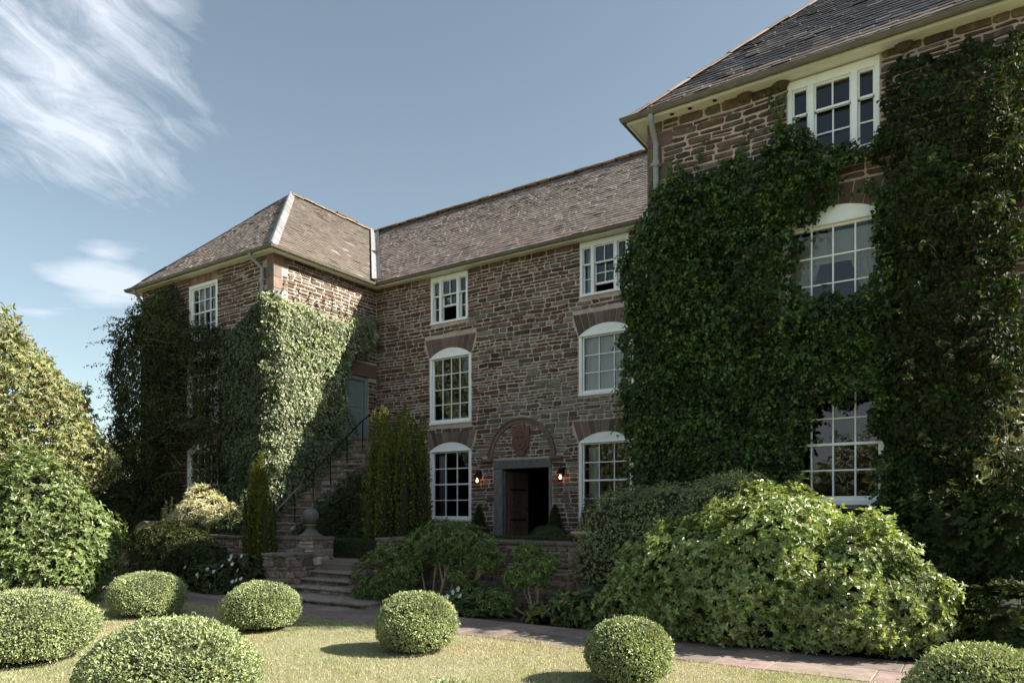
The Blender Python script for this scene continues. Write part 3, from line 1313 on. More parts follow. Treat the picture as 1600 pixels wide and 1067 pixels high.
lead_strip((EX1, FYL, EAVE), (cxl, AL[1], zR), 0.125, 'hip_flashing', lroof, 0.035, 0.09)
ridge_tiles((EX0, FYL, EAVE + 0.02), (cxl, AL[1], zR), 'hip_ridge', lroof, 0.05, M['lead'])
lead_strip((EX1, FYC, EAVE), (cxl, yrid, zR), 0.13, 'valley_flashing', lroof, 0.06, -0.10, 0.0)
ridge_tiles((FX_0, FYR, EAVE + 0.02), (cxr, AR[1], zrr), 'hip_ridge', rroof, 0.07, M['slate'], (0.30, 0.22, 0.19))
# roof vent behind the wing ridge
mb = MB()
mb.bbox(cxl - 0.55, yrid - 1.55, zR - 0.7, cxl - 0.15, yrid - 0.75, zR + 0.13, 0.01, 0, (0.25, 0.2, 0.18))
mb.bbox(cxl - 0.62, yrid - 1.62, zR + 0.13, cxl - 0.08, yrid - 0.68, zR + 0.20, 0.01, 0, (0.06, 0.06, 0.06))
mb.build('roof_vent', M['slate'], lroof)


# --- eaves: soffit, fascia, gutter following the U of the house
def offset_path(pts, d):
    """offset an open plan polyline to its left by d"""
    out = []
    n = len(pts)
    for i in range(n):
        p = Vector(pts[i])
        dirs = []
        if i > 0:
            dirs.append((Vector(pts[i]) - Vector(pts[i-1])).normalized())
        if i < n - 1:
            dirs.append((Vector(pts[i+1]) - Vector(pts[i])).normalized())
        ns = [Vector((-q_.y, q_.x)) for q_ in dirs]
        if len(ns) == 1:
            out.append(p + ns[0]*d)
        else:
            b = (ns[0] + ns[1])
            b = b/(b.dot(ns[0]))
            out.append(p + b*d)
    return out


wallline = [(XL0, REAR), (XL0, YL), (XL1, YL), (XL1, 0), (XR0, 0), (XR0, YR), (XR1, YR), (XR1, REAR)]


def sweep(mb, line, prof, mat=0, col=(1, 1, 1)):
    """prof: (outward distance, z) loop"""
    loops = [offset_path(line, -d) for d, z in prof]
    n = len(prof)
    for i in range(len(line) - 1):
        for j in range(n):
            k = (j + 1) % n
            a, b = loops[j][i], loops[j][i+1]
            c, d = loops[k][i+1], loops[k][i]
            mb.poly([(a.x, a.y, prof[j][1]), (b.x, b.y, prof[j][1]), (c.x, c.y, prof[k][1]), (d.x, d.y, prof[k][1])], mat, col)


mb = MB()
sweep(mb, wallline, [(-0.05, ZW - 0.012), (OH - 0.03, ZW - 0.022), (OH - 0.03, ZW - 0.048), (OH + 0.0, ZW - 0.048), (OH + 0.0, EAVE - 0.015), (-0.05, EAVE - 0.015)])
mb.build('eaves', M['cream'], house)
mb = MB()
gp = [(OH + 0.005, EAVE + 0.0)] + [(OH + 0.05 - 0.045*math.cos(t), EAVE - 0.005 - 0.068*math.sin(t)) for t in np.linspace(0.15, math.pi - 0.1, 7)] + [(OH + 0.105, EAVE + 0.005), (OH + 0.088, EAVE + 0.0)]
sweep(mb, wallline, gp)
mb.build('gutter', M['gutter'], house)


def downpipe(path, rad=0.042, brackets=()):
    mb = MB()
    mb.tube(path, rad, 12)
    for (x, y, z) in brackets:
        mb.bbox(x - 0.075, y - 0.055, z - 0.025, x + 0.075, y + 0.06, z + 0.025, 0.008)
        mb.tube([(x, y, z - 0.04), (x, y, z + 0.07)], rad*1.25, 12)
    return mb.build('downpipe', M['pipe'], house, smooth=False)


downpipe([(5.12, YR - OH - 0.04, EAVE - 0.07), (5.12, YR - OH - 0.04, EAVE - 0.16), (5.12, YR - 0.10, EAVE - 0.42) if False else (5.12, YR - 0.22, EAVE - 0.28), (5.12, YR - 0.09, EAVE - 0.46), (5.12, YR - 0.09, 0.65)], 0.045,
         [(5.12, YR - 0.09, 7.35), (5.12, YR - 0.09, 5.4)])
downpipe([(-5.62, YL - OH - 0.05, EAVE - 0.07), (-5.62, YL - OH - 0.05, EAVE - 0.14), (-5.56, YL - 0.20, EAVE - 0.24), (-5.45, YL - 0.09, EAVE - 0.40), (-5.45, YL - 0.08, 0.65)], 0.045,
         [(-5.45, YL - 0.08, 7.45)])
downpipe([(-10.9, YL - OH - 0.05, EAVE - 0.07), (-10.9, YL - OH - 0.05, EAVE - 0.14), (-10.9, YL - 0.20, EAVE - 0.24), (-10.9, YL - 0.09, EAVE - 0.40), (-10.9, YL - 0.08, 0.65)], 0.045)
for x in (5.42, 5.72, 6.12):
    mb = MB()
    mb.lathe([(0.055, 0), (0.07, -0.012), (0.062, -0.02), (0.04, -0.016)], (x, YR - 0.15, ZW - 0.018), 16, 0, (0.9, 0.9, 0.9))
    mb.lathe([(0.036, 0), (0.036, -0.004)], (x, YR - 0.15, ZW - 0.034), 16, 1)
    mb.build('soffit_vent', [M['cream'], M['iron']], house)


# --- windows
def room(x0, x1, z0, z1, Y, depth=2.6, mat='plaster', marg=0.5):
    mb = MB()
    a, b = x0 - marg, x1 + marg
    za, zb = z0 - 0.5, z1 + 0.25
    y0, y1 = Y + 0.165, Y + depth
    mb.poly([(a, y1, za), (b, y1, za), (b, y1, zb), (a, y1, zb)])
    mb.poly([(a, y0, za), (a, y1, za), (a, y1, zb), (a, y0, zb)])
    mb.poly([(b, y0, za), (b, y1, za), (b, y1, zb), (b, y0, zb)])
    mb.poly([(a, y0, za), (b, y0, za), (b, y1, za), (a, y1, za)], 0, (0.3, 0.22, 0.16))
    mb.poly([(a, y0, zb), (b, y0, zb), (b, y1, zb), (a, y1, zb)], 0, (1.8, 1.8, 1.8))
    # wall around the opening, inside
    mb.poly([(a, y0, za), (x0, y0, za), (x0, y0, zb), (a, y0, zb)])
    mb.poly([(x1, y0, za), (b, y0, za), (b, y0, zb), (x1, y0, zb)])
    mb.poly([(x0, y0, za), (x1, y0, za), (x1, y0, z0), (x0, y0, z0)])
    mb.poly([(x0, y0, z1), (x1, y0, z1), (x1, y0, zb), (x0, y0, zb)])
    return mb


def curtain(x0, x1, z0, z1, y, top_frac=1.0, tie=None, folds=7, name='curtain', parent=None, amp=0.03):
    """hanging cloth; tie=('left'|'right', fraction) gathers the lower part to one side"""
    nx_, nz_ = folds*6, 22
    V = []
    for j in range(nz_ + 1):
        f = j/nz_          # 0 top
        z = z1 + (z0 - z1)*f
        for i in range(nx_ + 1):
            u = i/nx_
            w = 1.0
            if tie:
                w = 1 - (1 - tie[1])*min(1, f*1.25)**1.3
            xx = x0 + (x1 - x0)*u*w if (not tie or tie[0] == 'left') else x1 - (x1 - x0)*(1 - u)*w
            V.append((xx, y + amp*math.sin(u*folds*2*math.pi + 0.8*math.sin(f*3)) + 0.01*math.sin(u*31), z))
    q_ = np.arange((nx_+1)*(nz_+1)).reshape(nz_+1, nx_+1)
    F = np.stack([q_[:-1, :-1], q_[:-1, 1:], q_[1:, 1:], q_[1:, :-1]], -1).reshape(-1, 4)
    return raw_mesh(name, np.array(V), np.full(len(F), 4), F.ravel(), M['curtain'], np.ones((len(F), 3)), None, parent, True)


def pane_quads(mb, x0, x1, z0, z1, cols, rows, y, bw):
    for i in range(cols):
        for j in range(rows):
            a = x0 + (x1 - x0)*i/cols
            b = x0 + (x1 - x0)*(i + 1)/cols
            c = z0 + (z1 - z0)*j/rows
            d = z0 + (z1 - z0)*(j + 1)/rows
            t1, t2 = random.uniform(-0.003, 0.003), random.uniform(-0.003, 0.003)
            mb.poly([(a, y - t1 - t2, c), (b, y + t1 - t2, c), (b, y + t1 + t2, d), (a, y - t1 + t2, d)])


def bars(mb, x0, x1, z0, z1, cols, rows, y, bw=0.024, dp=0.035):
    for i in range(1, cols):
        x = x0 + (x1 - x0)*i/cols
        mb.bbox(x - bw/2, y - dp, z0, x + bw/2, y - 0.004, z1, 0.004)
    for j in range(1, rows):
        z = z0 + (z1 - z0)*j/rows
        mb.bbox(x0, y - dp + 0.003, z - bw/2, x1, y - 0.007, z + bw/2, 0.004)


def sash_window(x0, x1, z0, zs, zc, cols, rows, Y, meet=None, room_kw=None, label=None, arch=True):
    """box sash window; Y is the wall face (facing -Y)"""
    fw = 0.085
    yf = Y - 0.004          # front of the frame, just proud of the mortar
    mb = MB()
    e = 0.004
    mb.bbox(x0 + e, yf, z0 + 0.07, x0 + fw, Y + 0.14, zs, 0.006)
    mb.bbox(x1 - fw, yf, z0 + 0.07, x1 - e, Y + 0.14, zs, 0.006)
    zt = zs - 0.06
    if arch:
        xc, hw = (x0 + x1)/2, (x1 - x0)/2
        N = 16
        pts = [(x0 + e, yf - 0.006, zs - 0.012), (x1 - e, yf - 0.006, zs - 0.012)]
        for i in range(N + 1):
            x = x1 - e - (x1 - x0 - 2*e)*i/N
            pts.append((x, yf - 0.006, arch_z(x, xc, hw, zs, zc) - 0.006))
        mb.prism(pts, (0, 0.14, 0))
        mb.bbox(x0 + 0.02, yf - 0.026, zs - 0.024, x1 - 0.02, yf + 0.05, zs + 0.004, 0.006)
        zt = zs - 0.012
    else:
        mb.bbox(x0 + e, yf + 0.001, zs - 0.09, x1 - e, Y + 0.139, zs - 0.002, 0.006)
        zt = zs - 0.09
    mb.bbox(x0 - 0.0 + e, yf - 0.03, z0, x1 - e, Y + 0.14, z0 + 0.07, 0.008)
    # sash stiles and rails
    a, b = x0 + fw, x1 - fw
    za, zb = z0 + 0.07, zt
    yg = Y + 0.085
    sw = 0.042
    mb.bbox(a, yg - 0.045, za, a + sw, yg + 0.02, zb, 0.005)
    mb.bbox(b - sw, yg - 0.045, za, b, yg + 0.02, zb, 0.005)
    mb.bbox(a + sw, yg - 0.043, zb - sw, b - sw, yg + 0.02, zb, 0.005)
    mb.bbox(a + sw, yg - 0.043, za, b - sw, yg + 0.02, za + 0.065, 0.005)
    A, B, ZA, ZB = a + sw, b - sw, za + 0.065, zb - sw
    w = mb.build('window', M['white'], house)
    if label:
        w['label'] = label
    gb = MB()
    bars(gb, A, B, ZA, ZB, cols, rows, yg)
    if meet:
        zm = ZA + (ZB - ZA)*meet/rows
        gb.bbox(A, yg - 0.046, zm - 0.02, B, yg - 0.004, zm + 0.022, 0.005)
    gb.build('glazing_bar_grid', M['white'], w)
    pb = MB()
    pane_quads(pb, A, B, ZA, ZB, cols, rows, yg, 0.02)
    pb.build('pane', M['glass'], w)
    kw = dict(mat='plaster')
    kw.update(room_kw or {})
    rm = room(x0, x1, z0, zc, Y, kw.get('depth', 2.6))
    rm.build('room_lining', M[kw['mat']], w)
    return w, (A, B, ZA, ZB, yg)


def tripartite(x0, x1, z0, z1, Y, raised=0.0, label=None):
    """three-light sash window under the eaves"""
    yf = Y - 0.006
    mb = MB()
    e = 0.003
    fw = 0.07
    mul = 0.085
    side = 0.25*(x1 - x0)
    xs = [x0 + e, x0 + side, x1 - side, x1 - e]
    mb.bbox(x0 + e, yf, z0 + 0.06, x0 + fw, Y + 0.13, z1, 0.006)
    mb.bbox(x1 - fw, yf, z0 + 0.06, x1 - e, Y + 0.13, z1, 0.006)
    m1, m2 = x0 + side + 0.02, x1 - side - 0.02
    for m in (m1, m2):
        mb.bbox(m - mul/2, yf - 0.001, z0 + 0.06, m + mul/2, Y + 0.13, z1 - 0.1, 0.006)
    mb.bbox(x0 + fw, yf + 0.002, z1 - 0.13, x1 - fw, Y + 0.13, z1, 0.006)
    mb.bbox(x0 + e, yf - 0.03, z0, x1 - e, Y + 0.13, z0 + 0.06, 0.008)
    w = mb.build('window', M['white'], house)
    if label:
        w['label'] = label
    yg = Y + 0.07
    zt, zb = z1 - 0.13, z0 + 0.06
    gb = MB()
    pb = MB()
    lights = [(x0 + fw, m1 - mul/2, 1), (m1 + mul/2, m2 - mul/2, 2), (m2 + mul/2, x1 - fw, 1)]
    H = zt - zb
    zm = zb + H*0.64
    for k, (a, b, nc) in enumerate(lights):
        sw = 0.025
        up = raised if k == 1 else 0.0
        # upper sash
        gb.bbox(a, yg - 0.04, zm, a + sw, yg + 0.01, zt, 0.004)
        gb.bbox(b - sw, yg - 0.04, zm, b, yg + 0.01, zt, 0.004)
        gb.bbox(a + sw, yg - 0.039, zt - sw, b - sw, yg + 0.01, zt, 0.004)
        gb.bbox(a + sw, yg - 0.046, zm - 0.018, b - sw, yg + 0.01, zm + 0.018, 0.004)
        bars(gb, a + sw, b - sw, zm + 0.018, zt - sw, nc, 1, yg, 0.022)
        pane_quads(pb, a + sw, b - sw, zm + 0.018, zt - sw, nc, 1, yg, 0.02)
        # lower sash, pushed up by `raised`
        z_0 = zb + up
        z_1 = zm - 0.018
        y2 = yg + 0.045
        gb.bbox(a, y2 - 0.04, z_0, a + sw, y2 + 0.01, z_1, 0.004)
        gb.bbox(b - sw, y2 - 0.04, z_0, b, y2 + 0.01, z_1, 0.004)
        gb.bbox(a + sw, y2 - 0.039, z_0, b - sw, y2 + 0.01, z_0 + 0.05, 0.004)
        rows = 1 if up > 0.25 else 2
        bars(gb, a + sw, b - sw, z_0 + 0.05, z_1, nc, rows, y2, 0.022)
        pane_quads(pb, a + sw, b - sw, z_0 + 0.05, z_1, nc, rows, y2, 0.02)
    gb.build('glazing_bar_grid', M['white'], w)
    pb.build('pane', M['glass'], w)
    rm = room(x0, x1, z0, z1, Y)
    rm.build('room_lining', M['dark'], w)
    return w


w1 = tripartite(-3.06, -1.79, 6.76, 8.06, 0, 0.40, 'three light sash window with its middle lower sash pushed half up')
curtain(-2.98, -2.80, 6.86, 7.95, 0.24, folds=3, parent=w1)
w2 = tripartite(1.56, 2.83, 6.76, 8.06, 0, 0.20, 'three light sash window open a hand wide at the bottom')
curtain(1.64, 1.84, 6.86, 7.95, 0.24, folds=3, parent=w2)
tripartite(7.17, 8.42, 6.78, 8.06, YR, 0.0, 'closed three light sash window above the ivy')
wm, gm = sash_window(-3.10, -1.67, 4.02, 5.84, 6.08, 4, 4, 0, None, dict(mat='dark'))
# radiator tops showing behind the bottom panes
mb = MB()
for i in range(24):
    x = -2.92 + i*0.045
    pts = [(x, 0.30, 4.05), (x, 0.30, 4.20)] + [(x, 0.30 + 0.035*(1 - math.cos(t)), 4.20 + 0.05*math.sin(t)) for t in (0.7, 1.5, 2.3, 3.0)] + [(x, 0.37, 4.05)]
    mb.tube(pts, 0.010, 6)
mb.build('radiator', M['cream'], wm)
wmr, _ = sash_window(1.53, 2.96, 4.40, 5.84, 6.08, 3, 3, 0, None, None, 'arched window of large panes with a pale blind drawn inside')
curtain(1.62, 2.88, 4.45, 5.8, 0.20, folds=4, parent=wmr, amp=0.012, name='blind')
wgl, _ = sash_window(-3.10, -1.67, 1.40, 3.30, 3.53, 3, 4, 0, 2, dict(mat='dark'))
curtain(-2.99, -2.72, 1.5, 3.2, 0.28, folds=4, parent=wgl)
wgr, _ = sash_window(1.53, 2.96, 1.40, 3.30, 3.53, 3, 4, 0, 2, dict(mat='dark'))
curtain(1.66, 1.92, 1.5, 3.2, 0.28, folds=4, parent=wgr)
wr, _ = sash_window(7.08, 8.52, 4.02, 5.84, 6.08, 4, 4, YR, None, dict(mat='dark'), 'arched window with white curtains tied back, framed by ivy')
curtain(7.14, 7.70, 4.1, 5.72, YR + 0.20, tie=('left', 0.22), folds=6, parent=wr)
curtain(7.92, 8.46, 4.1, 5.72, YR + 0.20, tie=('right', 0.22), folds=6, parent=wr)
curtain(7.10, 8.50, 5.30, 5.76, YR + 0.17, folds=2, parent=wr, amp=0.006, name='pelmet')
sash_window(7.08, 8.52, 1.72, 3.42, 3.62, 4, 4, YR, 2, dict(mat='dark'), 'large pane window low on the ivy covered wing')
wl, _ = sash_window(-8.70, -7.41, 6.30, 7.86, 7.86, 4, 4, YL, 2, None, 'tall sash window under the eaves of the left wing', arch=False)
curtain(-8.62, -8.32, 6.4, 7.8, YL + 0.28, folds=4, parent=wl)
curtain(-7.80, -7.50, 6.4, 7.8, YL + 0.28, folds=4, parent=wl)
sash_window(-8.79, -7.35, 4.02, 5.84, 6.08, 4, 4, YL, 2, None, 'white sash window nearly covered by climbing leaves')
sash_window(-8.79, -7.35, 1.40, 3.30, 3.53, 4, 4, YL, 2, dict(mat='dark'))

# --- main door
mb = MB()
y0 = -0.015
mb.bbox(-0.95, y0, 0.66, -0.68, 0.16, 2.74, 0.012, 0, (1, 1, 1.02))
mb.bbox(0.70, y0, 0.66, 0.79, 0.16, 2.74, 0.012, 0, (1.1, 1.1, 1.1))
mb.bbox(-0.95, y0 - 0.006, 2.742, 0.79, 0.16, 2.965, 0.012, 0, (0.8, 0.8, 0.8))
mb.bbox(-0.68, 0.05, 0.66, -0.62, 0.16, 2.70, 0.008, 0, (0.6, 0.6, 0.6))
mb.build('door_frame', M['oldwood'], house)
# open plank door swung inwards on the left
md = MB()
hx, hy = -0.60, 0.20
ang = R(70)
du = Vector((math.cos(ang), math.sin(ang), 0))
dn = Vector((-du.y, du.x, 0))
for i in range(5):
    a = 0.0 + i*0.125
    k = random.uniform(0.7, 1.3)
    p = [Vector((hx, hy, 0.70)) + du*(a + 0.003), Vector((hx, hy, 0.70)) + du*(a + 0.122)]
    md.prism([p[0], p[1], p[1] + dn*0.05, p[0] + dn*0.05], (0, 0, 1.98), 0, (k, k, k))
md.prism([Vector((hx, hy, 0.70)) - dn*0.004, Vector((hx, hy, 0.70)) + dn*0.054, Vector((hx, hy, 0.70)) + dn*0.054 - du*0.03, Vector((hx, hy, 0.70)) - dn*0.004 - du*0.03], (0, 0, 2.0), 0, (2.4, 1.7, 1.0))
dr = md.build('door', M['doorwood'], house)
for z in (1.42, 2.2):
    hb = MB()
    a = Vector((hx, hy, z)) + du*0.04 - dn*0.012
    b = Vector((hx, hy, z)) + du*0.54 - dn*0.012
    hb.prism([a, b, b + dn*0.01, a + dn*0.01], (0, 0, 0.045), 0)
    hb.build('strap_hinge', M['iron'], dr)
hb = MB()
c_ = Vector((hx, hy, 1.72)) + du*0.56 - dn*0.03
hb.tube([c_ + Vector((0.045*math.cos(t), 0, 0.045*math.sin(t))) for t in np.linspace(0, 2*math.pi, 13)], 0.008, 6)
hb.build('ring_handle', M['iron'], dr)
hall = MB()
hall.box(-1.6, 0.17, 0.645, 1.6, 5.0, 3.3)
hall.f.pop(2)
hall.m.pop(2)
hall.c.pop(2)
hall.box(-1.6, 0.165, 0.645, -0.955, 0.175, 3.3)
hall.box(0.80, 0.165, 0.645, 1.6, 0.175, 3.3)
hall.box(-0.95, 0.165, 2.97, 0.80, 0.175, 3.3)
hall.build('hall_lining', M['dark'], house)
# stone threshold
mb = MB()
mb.bbox(-1.05, -0.35, 0.64, 0.9, 0.16, 0.70, 0.01, 0, (0.2, 0.17, 0.15))
mb.build('threshold', M['dressed'], house)
# hood mould: half ring of voussoirs with label stops
mb = MB()
N = 13
for i in range(N):
    a0 = math.pi*i/N + 0.004
    a1 = math.pi*(i + 1)/N - 0.004
    pts = []
    for t in np.linspace(a0, a1, 4):
        pts.append((DCX + HIN*math.cos(t), 0.0, DCZ + HIN*math.sin(t)))
    for t in np.linspace(a1, a0, 4):
        pts.append((DCX + (HOUT - 0.04)*math.cos(t), 0.0, DCZ + (HOUT - 0.04)*math.sin(t)))
    k = random.uniform(0.85, 1.15)
    mb.prism(pts, (0, -0.045, 0), 0, tuple(ci*k for ci in (0.185, 0.115, 0.092)))
    pts = []
    for t in np.linspace(a0, a1, 4):
        pts.append((DCX + (HOUT - 0.04)*math.cos(t), 0.0, DCZ + (HOUT - 0.04)*math.sin(t)))
    for t in np.linspace(a1, a0, 4):
        pts.append((DCX + HOUT*math.cos(t), 0.0, DCZ + HOUT*math.sin(t)))
    mb.prism(pts, (0, -0.075, 0), 0, tuple(ci*k*0.8 for ci in (0.20, 0.16, 0.14)))
for s in (-1, 1):
    xa, xb = DCX + s*HIN, DCX + s*(HOUT + 0.19)
    mb.bbox(min(xa, xb), -0.098, DCZ - 0.09, max(xa, xb), 0.0, DCZ - 0.002, 0.015, 0, (0.17, 0.11, 0.09))
mb.build('hood_mould', M['dressed'], house)
# carved shield in the tympanum
mb = MB()
cxs, czs = -0.10, 3.47


def shield_outline(sc):
    half = [(0.00, 0.40), (0.12, 0.40), (0.13, 0.31), (0.20, 0.30), (0.235, 0.36), (0.285, 0.33), (0.275, 0.22), (0.26, 0.10), (0.275, -0.05), (0.25, -0.19), (0.17, -0.29), (0.12, -0.33), (0.14, -0.41), (0.06, -0.43)]
    pts = [(x*sc, z*sc) for x, z in half] + [(-x*sc, z*sc) for x, z in half[::-1][:-1]]
    return pts


mb.prism([(cxs + x, 0.0, czs + z) for x, z in shield_outline(0.94)], (0, -0.05, 0), 0, (0.165, 0.088, 0.070))
# raised oval field
N = 28
ring = [(cxs + 0.205*math.cos(2*math.pi*i/N), czs - 0.015 + 0.26*math.sin(2*math.pi*i/N)) for i in range(N)]
rin = [(cxs + (x - cxs)*0.86, czs - 0.015 + (z - czs + 0.015)*0.88) for x, z in ring]
pts = [(x, -0.05, z) for x, z in ring] + [(x, -0.085, z) for x, z in rin] + [(x, -0.070, z) for x, z in [(cxs + (x - cxs)*0.9, czs + (z - czs)*0.9) for x, z in rin]]
F = [[i, (i+1) % N, N + (i+1) % N, N + i] for i in range(N)] + [[N + i, N + (i+1) % N, 2*N + (i+1) % N, 2*N + i] for i in range(N)] + [list(range(2*N, 3*N))]
mb.add(pts, F, 0, (0.16, 0.085, 0.068))
for (ox, oz, rr) in ((-0.075, 0.08, 0.055), (0.075, 0.08, 0.055), (0.0, -0.12, 0.065)):
    n = 12
    pts = [(cxs + ox + rr*math.cos(2*math.pi*i/n), -0.068, czs + oz + rr*1.15*math.sin(2*math.pi*i/n)) for i in range(n)]
    pt2 = [(cxs + ox + rr*0.55*math.cos(2*math.pi*i/n), -0.098, czs + oz + rr*0.6*math.sin(2*math.pi*i/n)) for i in range(n)]
    mb.add(pts + pt2, [[i, (i+1) % n, n + (i+1) % n, n + i] for i in range(n)] + [list(range(n, 2*n))], 0, (0.13, 0.068, 0.055))
mb.build('carved_shield', M['dressed'], house)

# --- green side door on the inner face of the left wing (faces +X)
mb = MB()
ya, yb = YL + 2.36, YL + 3.27
mb.bbox(XL1 - 0.14, ya + 0.004, 3.74, XL1 - 0.02, ya + 0.10, 5.49, 0.008)
mb.bbox(XL1 - 0.14, yb - 0.10, 3.74, XL1 - 0.02, yb - 0.004, 5.49, 0.008)
mb.bbox(XL1 - 0.14, ya + 0.10, 5.38, XL1 - 0.022, yb - 0.10, 5.49, 0.008)
gd = mb.build('side_door', M['green'], house)
mb = MB()
mb.bbox(XL1 - 0.13, ya + 0.10, 3.75, XL1 - 0.085, yb - 0.10, 5.38, 0.005, 0, (1.05, 1.05, 1.05))
for z0_, z1_ in ((3.86, 4.5), (4.60, 5.28)):
    mb.bbox(XL1 - 0.09, ya + 0.2, z0_, XL1 - 0.075, yb - 0.2, z1_, 0.006, 0, (0.95, 0.95, 0.95))
mb.build('door_leaf', M['green'], gd)
mb = MB()
mb.bbox(XL1 - 0.15, ya - 0.05, 3.62, XL1 + 0.09, yb + 0.05, 3.735, 0.01, 0, (0.22, 0.12, 0.095))
mb.build('door_sill', M['dressed'], house)

# mud nests under the soffit of the right wing
for i, (x, lab) in enumerate(((6.55, 'dark rounded mud nest under the soffit left of the three light window, farther from it'),
                              (7.08, 'dark rounded mud nest under the soffit touching the three light window'),
                              (8.72, 'dark rounded mud nest under the soffit right of the three light window'))):
    mb = MB()
    pts = []
    n, m = 14, 7
    for a in range(m + 1):
        t = math.pi/2*a/m
        for b in range(n + 1):
            ph = math.pi*b/n
            k = 1 + 0.12*(random.random() - 0.5)
            rr = 0.11*k
            pts.append((x + rr*1.15*math.cos(ph)*math.cos(t), YR - 0.01 - rr*0.95*math.sin(ph)*math.cos(t), ZW - 0.03 - rr*0.95*math.sin(t)))
    F = [[a*(n+1) + b, a*(n+1) + b + 1, (a+1)*(n+1) + b + 1, (a+1)*(n+1) + b] for a in range(m) for b in range(n)]
    mb.add(pts, F)
    tag(mb.build('mud_nest', M['nest']), lab, 'nest', 'nests under the eaves')


# --- wall lanterns by the door
def lantern(x, z, label):
    t = thing('wall_lantern', label, 'lantern', (x, 0, z - 0.3), 'lanterns either side of the door')
    y = -0.17
    mb = MB()
    mb.bbox(x - 0.04, -0.035, z + 0.02, x + 0.04, -0.018, z + 0.22, 0.006)
    mb.tube([(x, -0.03, z + 0.16), (x, -0.09, z + 0.24), (x, -0.15, z + 0.25), (x, y, z + 0.19)], 0.010, 6)
    mb.build('bracket', M['iron'], t)
    mb = MB()
    mb.lathe([(0.015, 0.21), (0.02, 0.18), (0.075, 0.12), (0.095, 0.085), (0.095, 0.07), (0.03, 0.072)], (x, y, z), 6)
    mb.lathe([(0.062, -0.115), (0.07, -0.10), (0.07, -0.085), (0.03, -0.083)], (x, y, z), 6)
    for k in range(6):
        a = 2*math.pi*k/6
        mb.tube([(x + 0.06*math.cos(a), y + 0.06*math.sin(a), z - 0.09), (x + 0.075*math.cos(a), y + 0.075*math.sin(a), z + 0.075)], 0.005, 5)
    mb.build('lantern_frame', M['iron'], t)
    mb = MB()
    mb.lathe([(0.004, -0.07), (0.022, -0.055), (0.027, -0.02), (0.018, 0.02), (0.004, 0.045)], (x, y, z), 10)
    mb.build('bulb', M['glow'], t, smooth=True)


lantern(-1.36, 2.48, 'lit black lantern on the wall left of the open door')
lantern(1.12, 2.50, 'lit black lantern on the wall right of the open door')

# ------------------------------------------------------------------ garden walls, steps, stair


def garden_wall(name, label, x0, x1, y, th, z0, z1, seed, coping=0.07, left_end=True):
    t = thing(name, label, 'garden wall', ((x0 + x1)/2, y, z0))
    mb = MB()
    mb.box(x0 + 0.01, y + 0.006, z0, x1 - 0.01, y + th, z1 - coping, 1)
    masonry(mb, (x0, y, 0), (1, 0, 0), (0, -1, 0), x1 - x0, z0, z1 - coping, lambda a, b: [], old_col, hr=(0.05, 0.12), lr=(0.11, 0.36), proud=(0.015, 0.045), gap=0.012, seed=seed)
    if left_end:
        masonry(mb, (x0, y + th, 0), (0, -1, 0), (-1, 0, 0), th, z0, z1 - coping, lambda a, b: [], old_col, hr=(0.08, 0.16), lr=(0.14, 0.42), proud=(0.015, 0.04), seed=seed + 50)
    masonry(mb, (x1, y, 0), (0, 1, 0), (1, 0, 0), th, z0, z1 - coping, lambda a, b: [], old_col, hr=(0.08, 0.16), lr=(0.14, 0.42), proud=(0.015, 0.04), seed=seed + 51)
    mb.build('stonework', [M['oldstone'], M['oldmortar']], t)
    mb = MB()
    x = x0 - 0.02
    while x < x1 + 0.02:
        xe = min(x + random.uniform(0.3, 0.7), x1 + 0.02)
        k = random.uniform(0.6, 1.2)
        mb.bbox(x + 0.004, y - random.uniform(0.03, 0.06), z1 - coping + 0.003, xe - 0.004, y + th + 0.04, z1 + random.uniform(-0.01, 0.012), 0.012, 0, (0.16*k, 0.125*k, 0.11*k))
        x = xe
    mb.build('coping', M['oldstone'], t)
    return t


def old_col(x, z, rd):
    r = rd.random()
    b = np.array([0.175, 0.128, 0.105]) if r < 0.6 else np.array([0.13, 0.105, 0.09]) if r < 0.85 else np.array([0.27, 0.24, 0.2])
    return tuple(b*rd.uniform(0.75, 1.75))


garden_wall('retaining_wall', 'low rubble retaining wall in front of the open door', 0.1, 6.4, -5.35, 0.35, -0.02, 1.16, 61)
garden_wall('retaining_wall', 'low mossy rubble wall left of the steps behind the green shrubs', -7.3, -2.75, -5.35, 0.35, -0.02, 1.12, 71)

t = thing('gate_pier', 'round topped stone pier at the left end of the garden wall by the iron gate', 'pier', (-7.62, -5.2, 0))
mb = MB()
mb.box(-7.92, -5.44, -0.02, -7.34, -4.96, 1.18, 1)
for (o_, e_, n_, l_) in (((-7.93, -5.45, 0), (1, 0, 0), (0, -1, 0), 0.6), ((-7.33, -5.45, 0), (0, 1, 0), (1, 0, 0), 0.5)):
    masonry(mb, o_, e_, n_, l_, 0, 1.18, lambda a, b: [], old_col, hr=(0.1, 0.2), lr=(0.2, 0.4), proud=(0.012, 0.03), seed=81)
mb.build('stonework', [M['oldstone'], M['oldmortar']], t)
mb = MB()
prof = [(-7.98 + 0.7*i/10, 1.18 + 0.24*math.sin(math.pi*(0.12 + 0.76*i/10))) for i in range(11)]
mb.prism([(-7.98, -5.5, 1.175)] + [(x, -5.5, z) for x, z in prof] + [(-7.28, -5.5, 1.175)], (0, 0.56, 0), 0, (0.15, 0.12, 0.105))
mb.build('cap', M['oldstone'], t)

